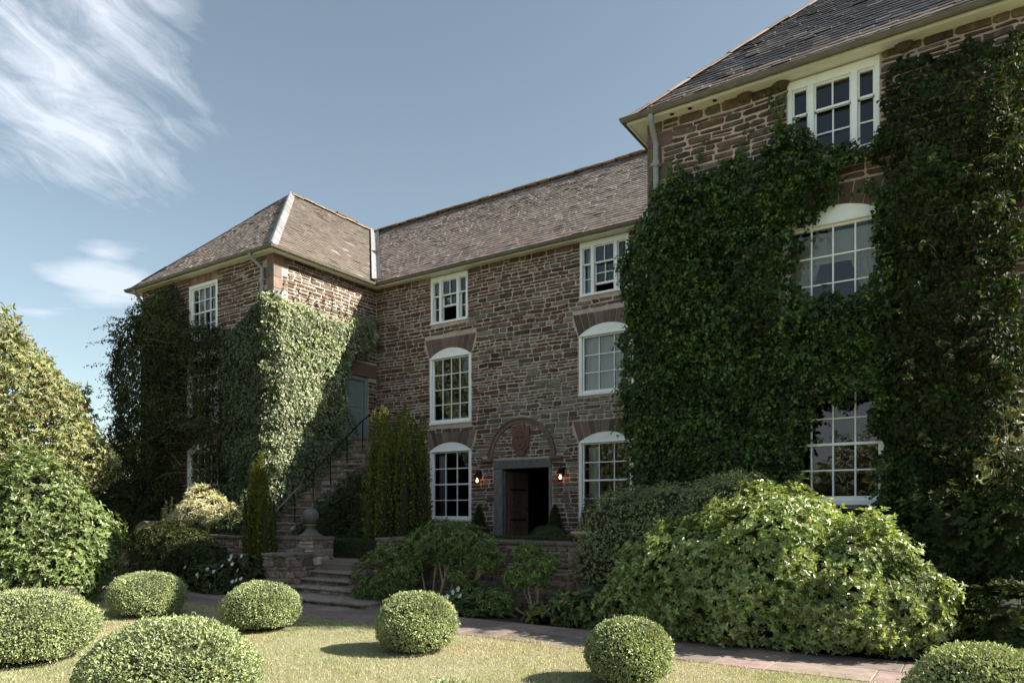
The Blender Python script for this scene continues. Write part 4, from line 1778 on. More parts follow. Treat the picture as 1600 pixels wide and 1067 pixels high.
# flight of garden steps between two flank walls
t = thing('garden_steps', 'worn stone steps climbing from the path to the terrace', 'steps', (-0.75, -5.9, 0))
trd = [(-6.62, 0.10, -1.75, 1.05), (-6.05, 0.225, -1.6, 0.13), (-5.76, 0.35, -1.6, 0.13), (-5.48, 0.475, -1.6, 0.13), (-5.20, 0.625, -1.6, 0.13)]
prevz = -0.02
for i, (y, z, xa, xb) in enumerate(trd):
    mb = MB()
    mb.box(xa + 0.02, y + 0.05, prevz - 0.02, xb - 0.02, -4.88 if i == 4 else trd[i+1][0] + 0.1, z - 0.055, 1)
    masonry(mb, (xa, y + 0.045, 0), (1, 0, 0), (0, -1, 0), xb - xa, prevz + 0.002, z - 0.05, lambda a, b: [], old_col, hr=(0.05, 0.1), lr=(0.15, 0.45), proud=(0.008, 0.02), seed=90 + i)
    x = xa
    while x < xb - 0.01:
        xe = min(x + random.uniform(0.45, 0.95), xb)
        if xb - xe < 0.25:
            xe = xb
        k = random.uniform(0.8, 1.15)
        yb_ = -4.85 if i == 4 else trd[i+1][0] + 0.06
        mb.bbox(x + 0.003, y - random.uniform(0, 0.012), z - 0.052, xe - 0.003, yb_, z + random.uniform(-0.004, 0.004), 0.014, 0, (0.27*k, 0.225*k, 0.195*k))
        x = xe
    mb.build('step', [M['oldstone'], M['oldmortar']], t)
    prevz = z
for (xa, xb, zt, sd) in ((-2.32, -1.61, 0.82, 101), (0.14, 0.82, 0.70, 103)):
    mb = MB()
    mb.box(xa + 0.01, -6.04, -0.02, xb - 0.01, -5.36, zt - 0.06, 1)
    for (o_, e_, n_, l_) in (((xa, -6.05, 0), (1, 0, 0), (0, -1, 0), xb - xa), ((xb, -6.05, 0), (0, 1, 0), (1, 0, 0), 0.68), ((xa, -6.05, 0), (0, 1, 0), (-1, 0, 0), 0.68)):
        masonry(mb, o_, e_, n_, l_, 0, zt - 0.06, lambda a, b: [], old_col, hr=(0.07, 0.15), lr=(0.13, 0.36), proud=(0.012, 0.035), seed=sd)
    for i in range(2):
        w_ = (xb - xa)/2
        k = random.uniform(0.8, 1.2)
        mb.bbox(xa - 0.02 + i*w_, -6.09, zt - 0.06, xa + 0.02 + (i + 1)*w_ - 0.006, -5.36, zt, 0.012, 0, (0.17*k, 0.14*k, 0.125*k))
    mb.build('flank_wall', [M['oldstone'], M['oldmortar']], t)

# pillar with stone ball
t = thing('gate_pillar', 'short stone pillar carrying a stone ball at the top of the steps', 'pillar', (-2.1, -5.1, 0))
mb = MB()
mb.box(-2.73, -5.40, 0.0, -1.62, -4.86, 1.06, 1)
for (o_, e_, n_, l_) in (((-2.74, -5.41, 0), (1, 0, 0), (0, -1, 0), 1.13), ((-1.61, -5.41, 0), (0, 1, 0), (1, 0, 0), 0.55)):
    masonry(mb, o_, e_, n_, l_, 0.0, 1.06, lambda a, b: [], old_col, hr=(0.09, 0.18), lr=(0.2, 0.5), proud=(0.010, 0.025), seed=111)
for i in range(2):
    mb.bbox(-2.78 + i*0.6, -5.45, 1.06, -2.19 + i*0.6, -4.84, 1.13, 0.012, 0, (0.16, 0.13, 0.115))
mb.build('stonework', [M['oldstone'], M['oldmortar']], t)
mb = MB()
cxb, cyb = -1.98, -5.14
prof = [(0.25, 1.13), (0.25, 1.16), (0.19, 1.185), (0.125, 1.235), (0.095, 1.30), (0.095, 1.345), (0.135, 1.352), (0.135, 1.385), (0.08, 1.39)]
mb.lathe(prof, (cxb, cyb, 0), 24, 0, (1.15, 1.1, 1.05))
mb.build('finial_base', M['ball'], t)
mb = MB()
prof = [(0.172*math.sin(a), 1.545 - 0.172*math.cos(a)) for a in np.linspace(0.18, math.pi - 0.02, 20)]
mb.lathe(prof, (cxb, cyb, 0), 32)
mb.build('stone_ball', M['ball'], t, smooth=True)

# stone stair to the green door with an iron rail
t = thing('outside_stair', 'steep stone stair up to the green side door', 'stair', (-4.5, -2.6, 0.66))
nst = 16
y_top, y_bot = -1.30, -4.70
run = (y_top - y_bot)/nst
rise = (3.60 - 0.66)/nst
mb = MB()
for i in range(nst):
    za = 0.66 + rise*i
    ya_ = y_bot + run*i
    k = random.uniform(0.7, 1.2)
    mb.bbox(-5.10, ya_ - 0.02, za + rise - 0.05, -3.78, ya_ + run + 0.06, za + rise, 0.012, 0, (0.17*k, 0.14*k, 0.12*k))
    masonry(mb, (-5.10, ya_ + 0.012, 0), (1, 0, 0), (0, -1, 0), 1.3, za, za + rise - 0.052, lambda a, b: [], old_col, hr=(0.08, 0.13), lr=(0.2, 0.5), proud=(0.006, 0.016), seed=130 + i)
    mb.box(-5.10, ya_ + 0.016, 0.6, -3.80, ya_ + run + 0.014, za + rise - 0.052, 1)
mb.box(-5.10, y_top + 0.016, 0.6, -3.80, -0.02, 3.55, 1)
mb.bbox(-5.10, y_top, 3.552, -3.78, -0.01, 3.61, 0.012, 0, (0.16, 0.13, 0.115))


def under_stair(za, zb):
    # keep the side face under the slope
    y = y_bot + (zb - 0.66 - rise)/(rise/run)
    return [(0, max(0, y - y_bot + 0.02))]


masonry(mb, (-3.80, y_bot, 0), (0, 1, 0), (1, 0, 0), -0.02 - y_bot, 0.66, 3.5, under_stair, old_col, seed=150)
mb.build('stonework', [M['oldstone'], M['oldmortar']], t)
rl = thing('iron_handrail', 'thin black iron handrail with uprights on the outside stair', 'handrail', (-3.9, -2.9, 0.66))
mb = MB()
sl_ = rise/run


def zst(y):
    return 0.66 + (y - y_bot)*sl_


path = [(-3.9, -0.25, 4.36), (-3.9, -1.12, 4.36), (-3.9, -1.32, 4.34), (-3.9, -1.52, 4.18)]
path += [(-3.9, y, zst(y) + 0.83) for y in (-1.8, -2.6, -3.6, -4.65)]
mb.tube(path, 0.019, 8)
mb.tube([(-3.9, -4.65, zst(-4.65) + 0.83), (-3.9, -4.78, zst(-4.65) + 0.76), (-3.9, -4.82, zst(-4.65) + 0.62)], 0.016, 8)
mb.build('rail', M['iron'], rl)
for y in (-0.3, -1.18, -1.75, -2.3, -2.85, -3.4, -3.95, -4.5):
    mb = MB()
    zt = 4.36 if y > -1.4 else zst(y) + 0.83
    zb = 3.6 if y > -1.4 else zst(y) + 0.02
    mb.tube([(-3.9, y, zb), (-3.9, y, zt)], 0.014, 6)
    mb.build('upright', M['iron'], rl)

# iron gate at the left
t = thing('iron_gate', 'narrow black iron gate with a swept top beside the round topped pier', 'gate', (-8.5, -5.35, 0))
mb = MB()
mb.tube([(-7.98, -5.35, 0.02), (-7.98, -5.35, 1.25)], 0.022, 6)
mb.tube([(-9.25, -5.35, 0.02), (-9.25, -5.35, 0.75)], 0.022, 6)
mb.tube([(-9.25, -5.35, 0.12), (-7.98, -5.35, 0.12)], 0.016, 6)
mb.tube([(-9.25, -5.35, 0.55), (-7.98, -5.35, 0.55)], 0.014, 6)
mb.tube([(-9.25, -5.35, 0.72), (-8.95, -5.35, 0.74), (-8.65, -5.35, 0.84), (-8.45, -5.35, 1.02), (-8.35, -5.35, 1.2), (-7.98, -5.35, 1.22)], 0.014, 6)
mb.build('gate_frame', M['rustiron'], t)
for i in range(11):
    x = -9.16 + i*0.107
    zt = np.interp(x, [-9.25, -8.95, -8.65, -8.45, -8.35, -7.98], [0.72, 0.74, 0.84, 1.02, 1.2, 1.22]) + 0.06
    mb = MB()
    mb.tube([(x, -5.35, 0.06), (x, -5.35, zt)], [0.011, 0.010], 5)
    mb.build('bar', M['rustiron'], t)

# pale lichened boulders at the foot of the stair
for x, y, s, lab in ((-3.55, -4.55, 0.20, 'pale lichened boulder behind the stone ball, the right one'), (-3.95, -4.75, 0.17, 'white lichened boulder left of the stone ball at the stair foot')):
    n = 10
    V = []
    F = []
    for j in range(n + 1):
        th_ = math.pi*j/n
        for i in range(16):
            ph = 2*math.pi*i/16
            V.append((math.sin(th_)*math.cos(ph), math.sin(th_)*math.sin(ph), math.cos(th_)))
    V = np.array(V)
    k = 1 + 0.5*(vnoise(V*1.6 + 7*s, 6) - 0.5)
    V = V*k[:, None]*np.array([s*1.3, s, s*0.95]) + np.array([x, y, 0.655 + s*0.75])
    F = [[j*16 + i, j*16 + (i+1) % 16, (j+1)*16 + (i+1) % 16, (j+1)*16 + i] for j in range(n) for i in range(16)]
    o = raw_mesh('boulder', V, [4]*len(F), [q_ for f in F for q_ in f], M['oldstone'], np.full((len(F), 3), 0.40), smooth=True)
    tag(o, lab, 'boulder', 'boulders at the stair foot')

# ------------------------------------------------------------------ foliage


def leaves(name, P, A, N, size, mat, tint, parent=None, width=0.5, shape='kite', curl=0.12, loc=None):
    """P base points, A leaf axes, N leaf normals, size lengths"""
    A = nrmz(A)
    B = nrmz(np.cross(N, A))
    N = np.cross(A, B)
    n = len(P)
    s = np.asarray(size).reshape(-1, 1)*np.ones((n, 1))
    w = width
    if shape == 'kite':
        T = np.array([[0, 0, 0], [.45, .5*w, .10], [1, 0, -curl], [.45, -.5*w, .10]])
        F = np.array([[0, 1, 2], [0, 2, 3]])
    elif shape == 'flat':
        T = np.array([[0, 0, 0], [.5, .5*w, 0.0], [1, 0, -curl], [.5, -.5*w, 0.0]])
        F = np.array([[0, 1, 2, 3]])
    else:
        T = np.array([[0, 0, 0], [.18, .46*w, .07], [.62, .40*w, .05], [1, 0, -curl], [.62, -.40*w, .05], [.18, -.46*w, .07]])
        F = np.array([[0, 1, 2, 3], [0, 3, 4, 5]])
    m = len(T)
    V = P[:, None, :] + s[:, None]*(A[:, None]*T[None, :, 0:1] + B[:, None]*T[None, :, 1:2] + N[:, None]*T[None, :, 2:3])
    idx = (np.arange(n)*m)[:, None, None] + F[None]
    t = np.repeat(np.asarray(tint), len(F), axis=0)
    return raw_mesh(name, V.reshape(-1, 3), np.full(n*len(F), F.shape[1]), idx.ravel(), mat, t, None, parent, False, loc)


def rnd_dir(n):
    return nrmz(rng.normal(size=(n, 3)))


def tints(n, lo=0.65, hi=1.3, fresh=0.0, fresh_c=(1.6, 1.5, 1.1), dry=0.0, dry_c=(1.9, 1.1, 0.7), P=None, lump=0.25, freq=2.0):
    t = rng.uniform(lo, hi, (n, 1))*np.ones((n, 3))
    t *= 1 + rng.normal(0, 0.06, (n, 3))
    if P is not None:
        t *= 1 + lump*2*(vnoise(P*freq, 17) - 0.5)[:, None]
    k = rng.random(n) < fresh
    t[k] *= np.array(fresh_c)
    k = rng.random(n) < dry
    t[k] *= np.array(dry_c)
    return np.clip(t, 0.05, 4)


def lobe_points(lobes, n, shell=(0.86, 1.04), lump=0.14, freq=1.7, zmin=None, deep=0.1, trim=0.8):
    Lb = np.array(lobes, float)
    ar = (Lb[:, 3]*Lb[:, 4] + Lb[:, 4]*Lb[:, 5] + Lb[:, 3]*Lb[:, 5])
    k = rng.choice(len(Lb), n*2, p=ar/ar.sum())
    d = rnd_dir(n*2)
    c, r_ = Lb[k, :3], Lb[k, 3:6]
    f = rng.uniform(*shell, n*2)
    dp = rng.random(n*2) < deep
    f[dp] = rng.uniform(0.55, 0.9, dp.sum())
    q = c + d*r_
    f *= 1 + lump*2*(vnoise(q*freq, 23) - 0.5) + lump*(vnoise(q*freq*2.7, 24) - 0.5)
    P = c + d*r_*f[:, None]
    N = nrmz(d/r_)
    keep = np.ones(len(P), bool)
    for i in range(len(Lb)):
        e = np.linalg.norm((P - Lb[i, :3])/Lb[i, 3:6], axis=1)
        keep &= (k == i) | (e > trim)
    if zmin is not None:
        keep &= P[:, 2] > zmin
    P, N = P[keep], N[keep]
    return P[:n], N[:n]


def sprigs(P, N, k, ln, spread=1.0, along=0.5, up=0.25, jit=0.3):
    """k leaves round the shoot tip of every point; returns P, A, N, size"""
    n = len(P)
    ax = nrmz(N + np.array([0, 0, up]) + rng.normal(0, jit, (n, 3)))
    ref = rnd_dir(n)
    u = nrmz(np.cross(ax, ref))
    v = np.cross(ax, u)
    PP, AA, NN, SS = [], [], [], []
    for i in range(k):
        th = 2*np.pi*i/k + rng.uniform(-0.35, 0.35, n)
        rad = u*np.cos(th)[:, None] + v*np.sin(th)[:, None]
        el = rng.uniform(0.15, 1.0, n)[:, None]*along
        A = nrmz(rad*spread + ax*el)
        PP.append(P + ax*(rng.uniform(-0.3, 0.15, n)*ln)[:, None])
        AA.append(A)
        NN.append(nrmz(ax*spread - rad*el + rng.normal(0, 0.15, (n, 3))))
        SS.append(ln*rng.uniform(0.65, 1.2, n))
    return np.concatenate(PP), np.concatenate(AA), np.concatenate(NN), np.concatenate(SS)


def core(name, lobes, parent, sc=0.80, zmin=0.0, mat='twig', lump=0.10):
    """woody interior of a shrub, one closed lumpy mass per lobe"""
    V = []
    F = []
    n, m = 14, 20
    for (cx, cy, cz, rx, ry, rz_) in lobes:
        b = len(V)
        for j in range(n + 1):
            th_ = math.pi*j/n
            for i in range(m):
                ph = 2*math.pi*i/m
                V.append((cx + sc*rx*math.sin(th_)*math.cos(ph), cy + sc*ry*math.sin(th_)*math.sin(ph), max(zmin, cz + sc*rz_*math.cos(th_))))
        F += [[b + j*m + i, b + j*m + (i+1) % m, b + (j+1)*m + (i+1) % m, b + (j+1)*m + i] for j in range(n) for i in range(m)]
    V = np.array(V)
    c = np.concatenate([np.tile(np.array(l[:3]), ((n+1)*m, 1)) for l in lobes])
    k = 1 + lump*2*(vnoise(V*2.3, 31) - 0.5)
    V2 = c + (V - c)*k[:, None]
    V2[:, 2] = np.maximum(V2[:, 2], zmin)
    return raw_mesh(name, V2, [4]*len(F), [q_ for f in F for q_ in f], M[mat], np.ones((len(F), 3)), None, parent, True)


# --- clipped box balls
def box_ball(rx, rz_, n, seed):
    """dome of small leaves, origin at the ground"""
    global rng
    keep_rng = rng
    rng = np.random.default_rng(seed)
    d = rnd_dir(n*2)
    d = d[d[:, 2] > -0.62][:n]
    e = d
    zc = rz_*0.46
    rv = np.array([rx, rx, rz_*0.56])
    f = 1 + 0.07*2*(vnoise(d*1.7 + 5 + seed*3, seed) - 0.5) + 0.07*(vnoise(d*6, seed + 1) - 0.5)
    f *= rng.uniform(0.93, 1.015, len(d))
    out = rng.random(len(d)) < 0.08
    f[out] += rng.uniform(0.01, 0.07, out.sum())
    P = e*rv*f[:, None] + np.array([0, 0, zc])
    N = nrmz(e/rv)
    k = (P[:, 2] > 0.01) & ((vnoise(d*6.5 + 3, seed + 9) > 0.20) | (rng.random(len(d)) < 0.3))
    P, N = P[k], N[k]
    m = len(P)
    A = nrmz(N*0.75 + rnd_dir(m)*0.75 + np.array([0, 0, 0.25]))
    LN = nrmz(N*1.0 + np.array([0, 0, 0.3]) + rnd_dir(m)*0.6)
    t = tints(m, 0.5, 1.35, 0.16, (1.4, 1.32, 1.05), 0.002, P=P, lump=0.3, freq=3.5)
    res = (P, A, LN, rng.uniform(0.014, 0.034, m), t)
    rng = keep_rng
    return res


def place_ball(x, y, rx, rz_, n, seed, label):
    z = float(lawn_z(np.array([x]), np.array([y]))[0])
    t = thing('box_ball', label, 'box ball', (x, y, z), 'clipped box balls on the lawn')
    P, A, LN, s, tt = box_ball(rx, rz_, n, seed)
    off = np.array([x, y, z])
    leaves('foliage', P + off, A, LN, s, M['box'], tt, t, 0.55, 'kite')
    core('twig_mass', [(x, y, z + rz_*0.46, rx, rx, rz_*0.56)], t, 0.90, z + 0.015, lump=0.03)
    return t


place_ball(-1.33, -8.98, 0.555, 0.68, 17000, 1, 'clipped box ball nearest the iron gate, half shaded on its right side')
place_ball(1.27, -8.82, 0.520, 0.65, 17000, 2, 'clipped box ball in front of the left flank of the stone steps')
place_ball(4.09, -8.80, 0.475, 0.68, 17000, 3, 'clipped box ball in front of the bare stemmed shrubs at the retaining wall')
place_ball(6.82, -8.90, 0.402, 0.61, 15000, 4, 'small clipped box ball in front of the big glossy shrub')
place_ball(9.66, -9.55, 0.47, 0.72, 18000, 5, 'dark clipped box ball cut off by the bottom right corner')
place_ball(0.90, -11.60, 0.70, 0.76, 26000, 6, 'wide bluish clipped box ball cut off by the left edge')
place_ball(4.42, -12.05, 0.62, 0.79, 26000, 7, 'largest clipped box ball, close up and cut off by the bottom edge')
place_ball(7.25, -12.10, 0.37, 0.655, 14000, 8, 'clipped box ball of which only the top shows at the bottom edge')


# --- climbers on the walls
def in_poly(x, z, poly):
    c = np.zeros(len(x), bool)
    n = len(poly)
    for i in range(n):
        x1, z1 = poly[i]
        x2, z2 = poly[(i+1) % n]
        k = ((z1 > z) != (z2 > z)) & (x < (x2 - x1)*(z - z1)/((z2 - z1) if z2 != z1 else 1e-9) + x1)
        c ^= k
    return c


def edge_dist(x, z, poly):
    d = np.full(len(x), 1e9)
    n = len(poly)
    for i in range(n):
        a = np.array(poly[i])
        b = np.array(poly[(i+1) % n])
        ab = b - a
        t_ = np.clip(((x - a[0])*ab[0] + (z - a[1])*ab[1])/(ab @ ab + 1e-12), 0, 1)
        d = np.minimum(d, np.hypot(x - a[0] - t_*ab[0], z - a[1] - t_*ab[1]))
    return d


def climber(poly, O, e1, nrm, dens, thick, ln, holes=(), rag=0.12, hang=0.8, fill=0.25, ramp_=0.35, freq=2.4, seed=0, fold=0.0, sprig=1, dens_fn=None, thick_fn=None):
    poly = np.array(poly)
    x0, z0 = poly.min(0) - rag
    x1, z1 = poly.max(0) + rag
    n = int((x1 - x0)*(z1 - z0)*dens)
    x = rng.uniform(x0, x1, n)
    z = rng.uniform(z0, z1, n)
    p2 = np.c_[x, z]
    wx = x + rag*2*(vnoise(p2*3.1, seed + 1) - 0.5) + rag*(vnoise(p2*9, seed + 2) - 0.5)
    wz = z + rag*2*(vnoise(p2*3.1 + 40, seed + 3) - 0.5) + rag*(vnoise(p2*9 + 40, seed + 4) - 0.5)
    ins = in_poly(wx, wz, poly)
    ed = edge_dist(wx, wz, poly)
    for h in holes:
        hp = np.array(h)
        ins &= ~in_poly(wx, wz, hp)
        ed = np.minimum(ed, edge_dist(wx, wz, hp))
    if dens_fn is not None:
        ins &= rng.random(n) < dens_fn(x, z)
    x, z, ed, p2 = x[ins], z[ins], ed[ins], p2[ins]
    n = len(x)
    nl = 0.55*vnoise(p2*freq, seed + 5) + 0.30*vnoise(p2*freq*2.3, seed + 6) + 0.15*vnoise(p2*freq*5, seed + 7)
    th = thick*(0.25 + 1.15*nl)*np.clip(0.25 + ed/ramp_, 0.25, 1)
    if thick_fn is not None:
        th = th*thick_fn(x, z)
    # slope of the leaf surface gives the way leaves look
    eps = 0.05

    def hgt(q):
        return thick*1.15*(0.55*vnoise(q*freq, seed + 5) + 0.30*vnoise(q*freq*2.3, seed + 6))
    gx_ = (hgt(p2 + [eps, 0]) - hgt(p2 - [eps, 0]))/(2*eps)
    gz_ = (hgt(p2 + [0, eps]) - hgt(p2 - [0, eps]))/(2*eps)
    f = rng.uniform(0.82, 1.06, n)
    dp = rng.random(n) < fill
    f[dp] = rng.uniform(0.1, 0.85, dp.sum())
    O = np.array(O, float)
    e1 = np.array(e1, float)
    nv = np.array(nrm, float)
    P = O + x[:, None]*e1 + (th*f + 0.02)[:, None]*nv
    P[:, 2] += z
    up = np.array([0, 0, 1.0])
    N = nrmz(nv - gx_[:, None]*e1 - gz_[:, None]*up)
    A = nrmz(-up*hang + N*0.45 + rnd_dir(n)*0.6)
    LN = nrmz(N*0.9 + up*0.35 + rnd_dir(n)*0.45)
    S = ln*rng.uniform(0.6, 1.25, n)
    return P, A, LN, S, N


def sprays(P, N, n, L0, k, ln, out=0.8, rise=0.35, sag=0.55):
    """n arching shoots standing off the leaf surface, leaves along each: returns P, A, LN, S"""
    i = rng.choice(len(P), n)
    b = P[i] - N[i]*0.10
    side = rnd_dir(n)*0.55
    d = nrmz(N[i]*out + side + np.array([0, 0, rise]))
    L = L0*rng.uniform(0.5, 1.2, n)
    PP, AA, LL, SS = [], [], [], []
    for j in range(k):
        f = (j + rng.random(n))/k
        q = b + d*(L*f)[:, None]
        q[:, 2] -= sag*L*f*f
        q += rng.normal(0, 0.018, (n, 3))
        PP.append(q)
        AA.append(nrmz(d*0.35 + rnd_dir(n)*0.8 + np.array([0, 0, -0.55])))
        LL.append(nrmz(N[i]*0.45 + np.array([0, 0, 0.85]) + rnd_dir(n)*0.35))
        SS.append(ln*rng.uniform(0.6, 1.2, n)*(1.1 - 0.35*f))
    return np.concatenate(PP), np.concatenate(AA), np.concatenate(LL), np.concatenate(SS)


def stems(name, paths, rad, parent, mat='stem', each=False):
    if each:
        for p in paths:
            stems(name, [p], rad, parent, mat)
        return
    mb = MB()
    for p in paths:
        r_ = [rad*(1 - 0.7*i/max(len(p) - 1, 1)) for i in range(len(p))]
        mb.tube(p, r_, 6)
    return mb.build(name, M[mat], parent)


FRONT_R = ((0, YR, 0), (1, 0, 0), (0, -1, 0))
W_M = [(7.34, 5.86), (7.33, 4.78), (7.7, 4.72), (8.05, 4.82), (8.36, 4.9), (8.32, 5.4), (8.40, 5.75), (8.44, 6.05), (7.9, 6.14), (7.55, 5.98)]
W_G = [(7.40, 1.70), (7.36, 2.6), (7.48, 2.92), (7.62, 3.12), (8.0, 3.26), (8.30, 3.20), (8.36, 2.8), (8.33, 2.2), (8.40, 1.70)]
W_U = [(7.40, 7.30), (7.50, 7.12), (7.75, 6.96), (8.1, 6.86), (8.36, 6.98), (8.36, 8.1), (7.17, 8.1), (7.2, 7.4)]
t = thing('wall_ivy', 'dense deep green ivy covering the left part of the near wing', 'ivy', (5.9, YR, 0.6), 'climbers on the house')
polyR = [(4.60, 0.75), (4.62, 2.1), (4.74, 2.7), (4.56, 3.4), (4.50, 4.2), (4.70, 4.8), (4.46, 5.4), (4.55, 5.9), (4.72, 6.35), (4.98, 6.80), (5.45, 7.05), (6.0, 7.00), (6.4, 7.0), (6.78, 6.98), (7.0, 7.14), (7.18, 7.36), (7.42, 7.42), (7.6, 7.05), (8.1, 6.80), (8.62, 6.85), (8.62, 0.75)]
P, A, LN, S, NN = climber(polyR, *FRONT_R, 1250, 0.42, 0.064, holes=[W_M, W_G, W_U, [(7.95, 6.16), (8.6, 6.14), (8.6, 6.55), (8.1, 6.5)]], seed=50, rag=0.13)
# wrap round the corner on to the side wall
P2, A2, LN2, S2, N2 = climber([(-0.05, 0.75), (-0.05, 6.7), (-0.6, 6.4), (-1.4, 5.6), (-1.8, 4.0), (-1.6, 2.0), (-1.7, 0.75)], (XR0, YR, 0), (0, -1, 0), (-1, 0, 0), 1000, 0.40, 0.060, seed=60)
k = NN[:, 1] < 0
P3, A3, LN3, S3 = sprays(P, NN, 2000, 0.38, 18, 0.066)
nb = len(P) + len(P2)
P2, A2, LN2, S2 = np.r_[P2, P3], np.r_[A2, A3], np.r_[LN2, LN3], np.r_[S2, S3]
P = np.r_[P, P2]
tv = tints(len(P), 0.6, 1.35, 0.10, (1.7, 1.6, 1.0), 0.004, P=P, lump=0.45, freq=2.6)
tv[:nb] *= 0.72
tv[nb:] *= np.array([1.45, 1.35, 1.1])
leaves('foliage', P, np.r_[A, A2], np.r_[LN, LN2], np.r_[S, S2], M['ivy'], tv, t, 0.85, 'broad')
# thin runners climbing above the ivy
pp = []
lp = []
for (x, za, zb) in ((5.32, 6.9, 7.28), (5.52, 6.95, 7.32), (5.85, 6.9, 7.5), (6.55, 6.9, 7.62), (6.98, 7.05, 7.95), (7.08, 7.05, 8.02), (7.16, 7.0, 7.9), (5.08, 6.7, 7.2), (6.2, 6.9, 7.2)):
    p = []
    for i in range(9):
        f = i/8
        q = (x + 0.05*math.sin(5*f + x*9), YR - 0.04, za + (zb - za)*f)
        p.append(q)
        for _ in range(4):
            lp.append((q[0] + random.uniform(-.06, .06)*(1.2 - f), YR - 0.05 - random.random()*0.04, q[2] + random.uniform(-.05, .05)))
    pp.append(p)
stems('stem', pp, 0.006, t, each=True)
lp = np.array(lp)
n = len(lp)
leaves('runner_foliage', lp, nrmz(np.array([0, -0.3, -0.7]) + rnd_dir(n)*0.7), nrmz(np.array([0, -1, .3]) + rnd_dir(n)*0.5), rng.uniform(0.04, 0.075, n), M['ivy'], tints(n, 0.9, 1.8), t, 0.85, 'broad')

t = thing('wall_creeper', 'loose dark creeper with scattered yellow leaves on the right edge of the near wing', 'creeper', (9.3, YR, 0.6), 'climbers on the house')
polyC = [(8.46, 0.6), (8.44, 2.0), (8.42, 3.0), (8.46, 3.4), (8.50, 4.5), (8.44, 4.9), (8.44, 5.9), (8.48, 6.6), (8.42, 7.0), (8.46, 7.5), (8.60, 7.85), (8.9, 7.75), (9.1, 7.55), (9.4, 7.75), (9.7, 7.65), (10.12, 7.7), (10.16, 0.6)]


def cr_d(x, z):
    q = vnoise(np.c_[x*1.7, z*1.7], 77)
    return np.clip(1.45 - 0.40*np.clip(z - 6.3, 0, 3) + 0.9*(q - 0.5), 0.05, 1)


P, A, LN, S, NN = climber(polyC, *FRONT_R, 1300, 0.40, 0.070, holes=[W_M, W_G, W_U], seed=70, rag=0.16, fill=0.4, freq=3.2, hang=0.95, dens_fn=cr_d)
# sprays standing off the wall
sp_p, sp_a = [], []
paths = []
for _ in range(70):
    x = random.uniform(8.6, 10.1)
    z = random.uniform(1.0, 6.8)
    d = Vector((random.uniform(-.5, .5), -1, random.uniform(-0.1, 0.7))).normalized()
    p = Vector((x, YR - 0.2, z))
    ln_ = random.uniform(0.35, 0.75)
    path = []
    for i in range(7):
        f = i/6
        q = p + d*ln_*f + Vector((0, 0, -0.22*ln_*f*f))
        path.append(q)
        for _k in range(4):
            sp_p.append(q + Vector((random.uniform(-.05, .05), random.uniform(-.05, .05), random.uniform(-.05, .05))))
            sp_a.append(d*0.5 + Vector((random.uniform(-1, 1), random.uniform(-.6, .6), -0.6)))
    paths.append(path)
sp_p = np.array([tuple(v) for v in sp_p])
sp_a = np.array([tuple(v) for v in sp_a])
n = len(sp_p)
Pn = np.r_[P, sp_p]
leaves('foliage', Pn, np.r_[A, sp_a], np.r_[LN, nrmz(np.array([0, -.5, .8]) + rnd_dir(n)*0.5)], np.r_[S, rng.uniform(0.05, 0.09, n)], M['creeper'],
       tints(len(Pn), 0.5, 1.3, 0.08, (2.0, 1.9, 1.0), 0.03, (2.6, 1.7, 0.7), P=Pn, lump=0.45, freq=2.2), t, 0.75, 'broad')
stems('stem', paths, 0.006, t, each=True)

# left wing: evergreen ivy round the corner, pale leaves with shade tinted in on the front
t = thing('wall_ivy', 'ivy round the corner of the far wing, its right face in bright sun', 'ivy', (XL1, YL, 0.6), 'climbers on the house')
polyI = [(-0.42, 0.9), (-0.42, 6.95), (0.0, 7.02), (0.5, 7.05), (1.0, 7.0), (1.8, 6.75), (2.45, 7.0), (2.95, 7.2), (3.45, 7.2), (3.42, 6.3), (3.2, 6.05), (2.75, 5.90), (2.42, 5.55), (2.30, 5.0), (2.25, 4.3), (2.3, 3.45), (2.0, 2.8), (1.5, 2.2), (0.9, 1.6), (0.2, 1.0)]
P, A, LN, S, NN = climber(polyI, (XL1, YL, 0), (0, 1, 0), (1, 0, 0), 1300, 0.42, 0.065, seed=80, rag=0.12, fill=0.15, thick_fn=lambda x, z: 1 + 1.5*np.clip((0.66 + (x - 0.9 + 1.0 - 0.2)*0.865 + 1.7 - z)/1.0, 0, 1)*np.clip((x + 0.1)/0.4, 0, 1)*np.clip((2.45 - x)/0.3, 0, 1))
Ps, As, Ls, Ss = sprays(P, NN, 700, 0.24, 12, 0.065)
P, A, LN, S = np.r_[P, Ps], np.r_[A, As], np.r_[LN, Ls], np.r_[S, Ss]
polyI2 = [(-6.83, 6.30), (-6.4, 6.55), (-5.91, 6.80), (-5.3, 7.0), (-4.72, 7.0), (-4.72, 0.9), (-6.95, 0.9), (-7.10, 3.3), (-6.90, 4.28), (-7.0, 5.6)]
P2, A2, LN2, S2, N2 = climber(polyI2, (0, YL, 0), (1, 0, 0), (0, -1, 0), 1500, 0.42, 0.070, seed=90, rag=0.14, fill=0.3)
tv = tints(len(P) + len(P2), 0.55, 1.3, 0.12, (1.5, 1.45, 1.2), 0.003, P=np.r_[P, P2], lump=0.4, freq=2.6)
tv[len(P):] *= np.array([0.30, 0.35, 0.24])  # shade painted into the front leaves of the same ivy
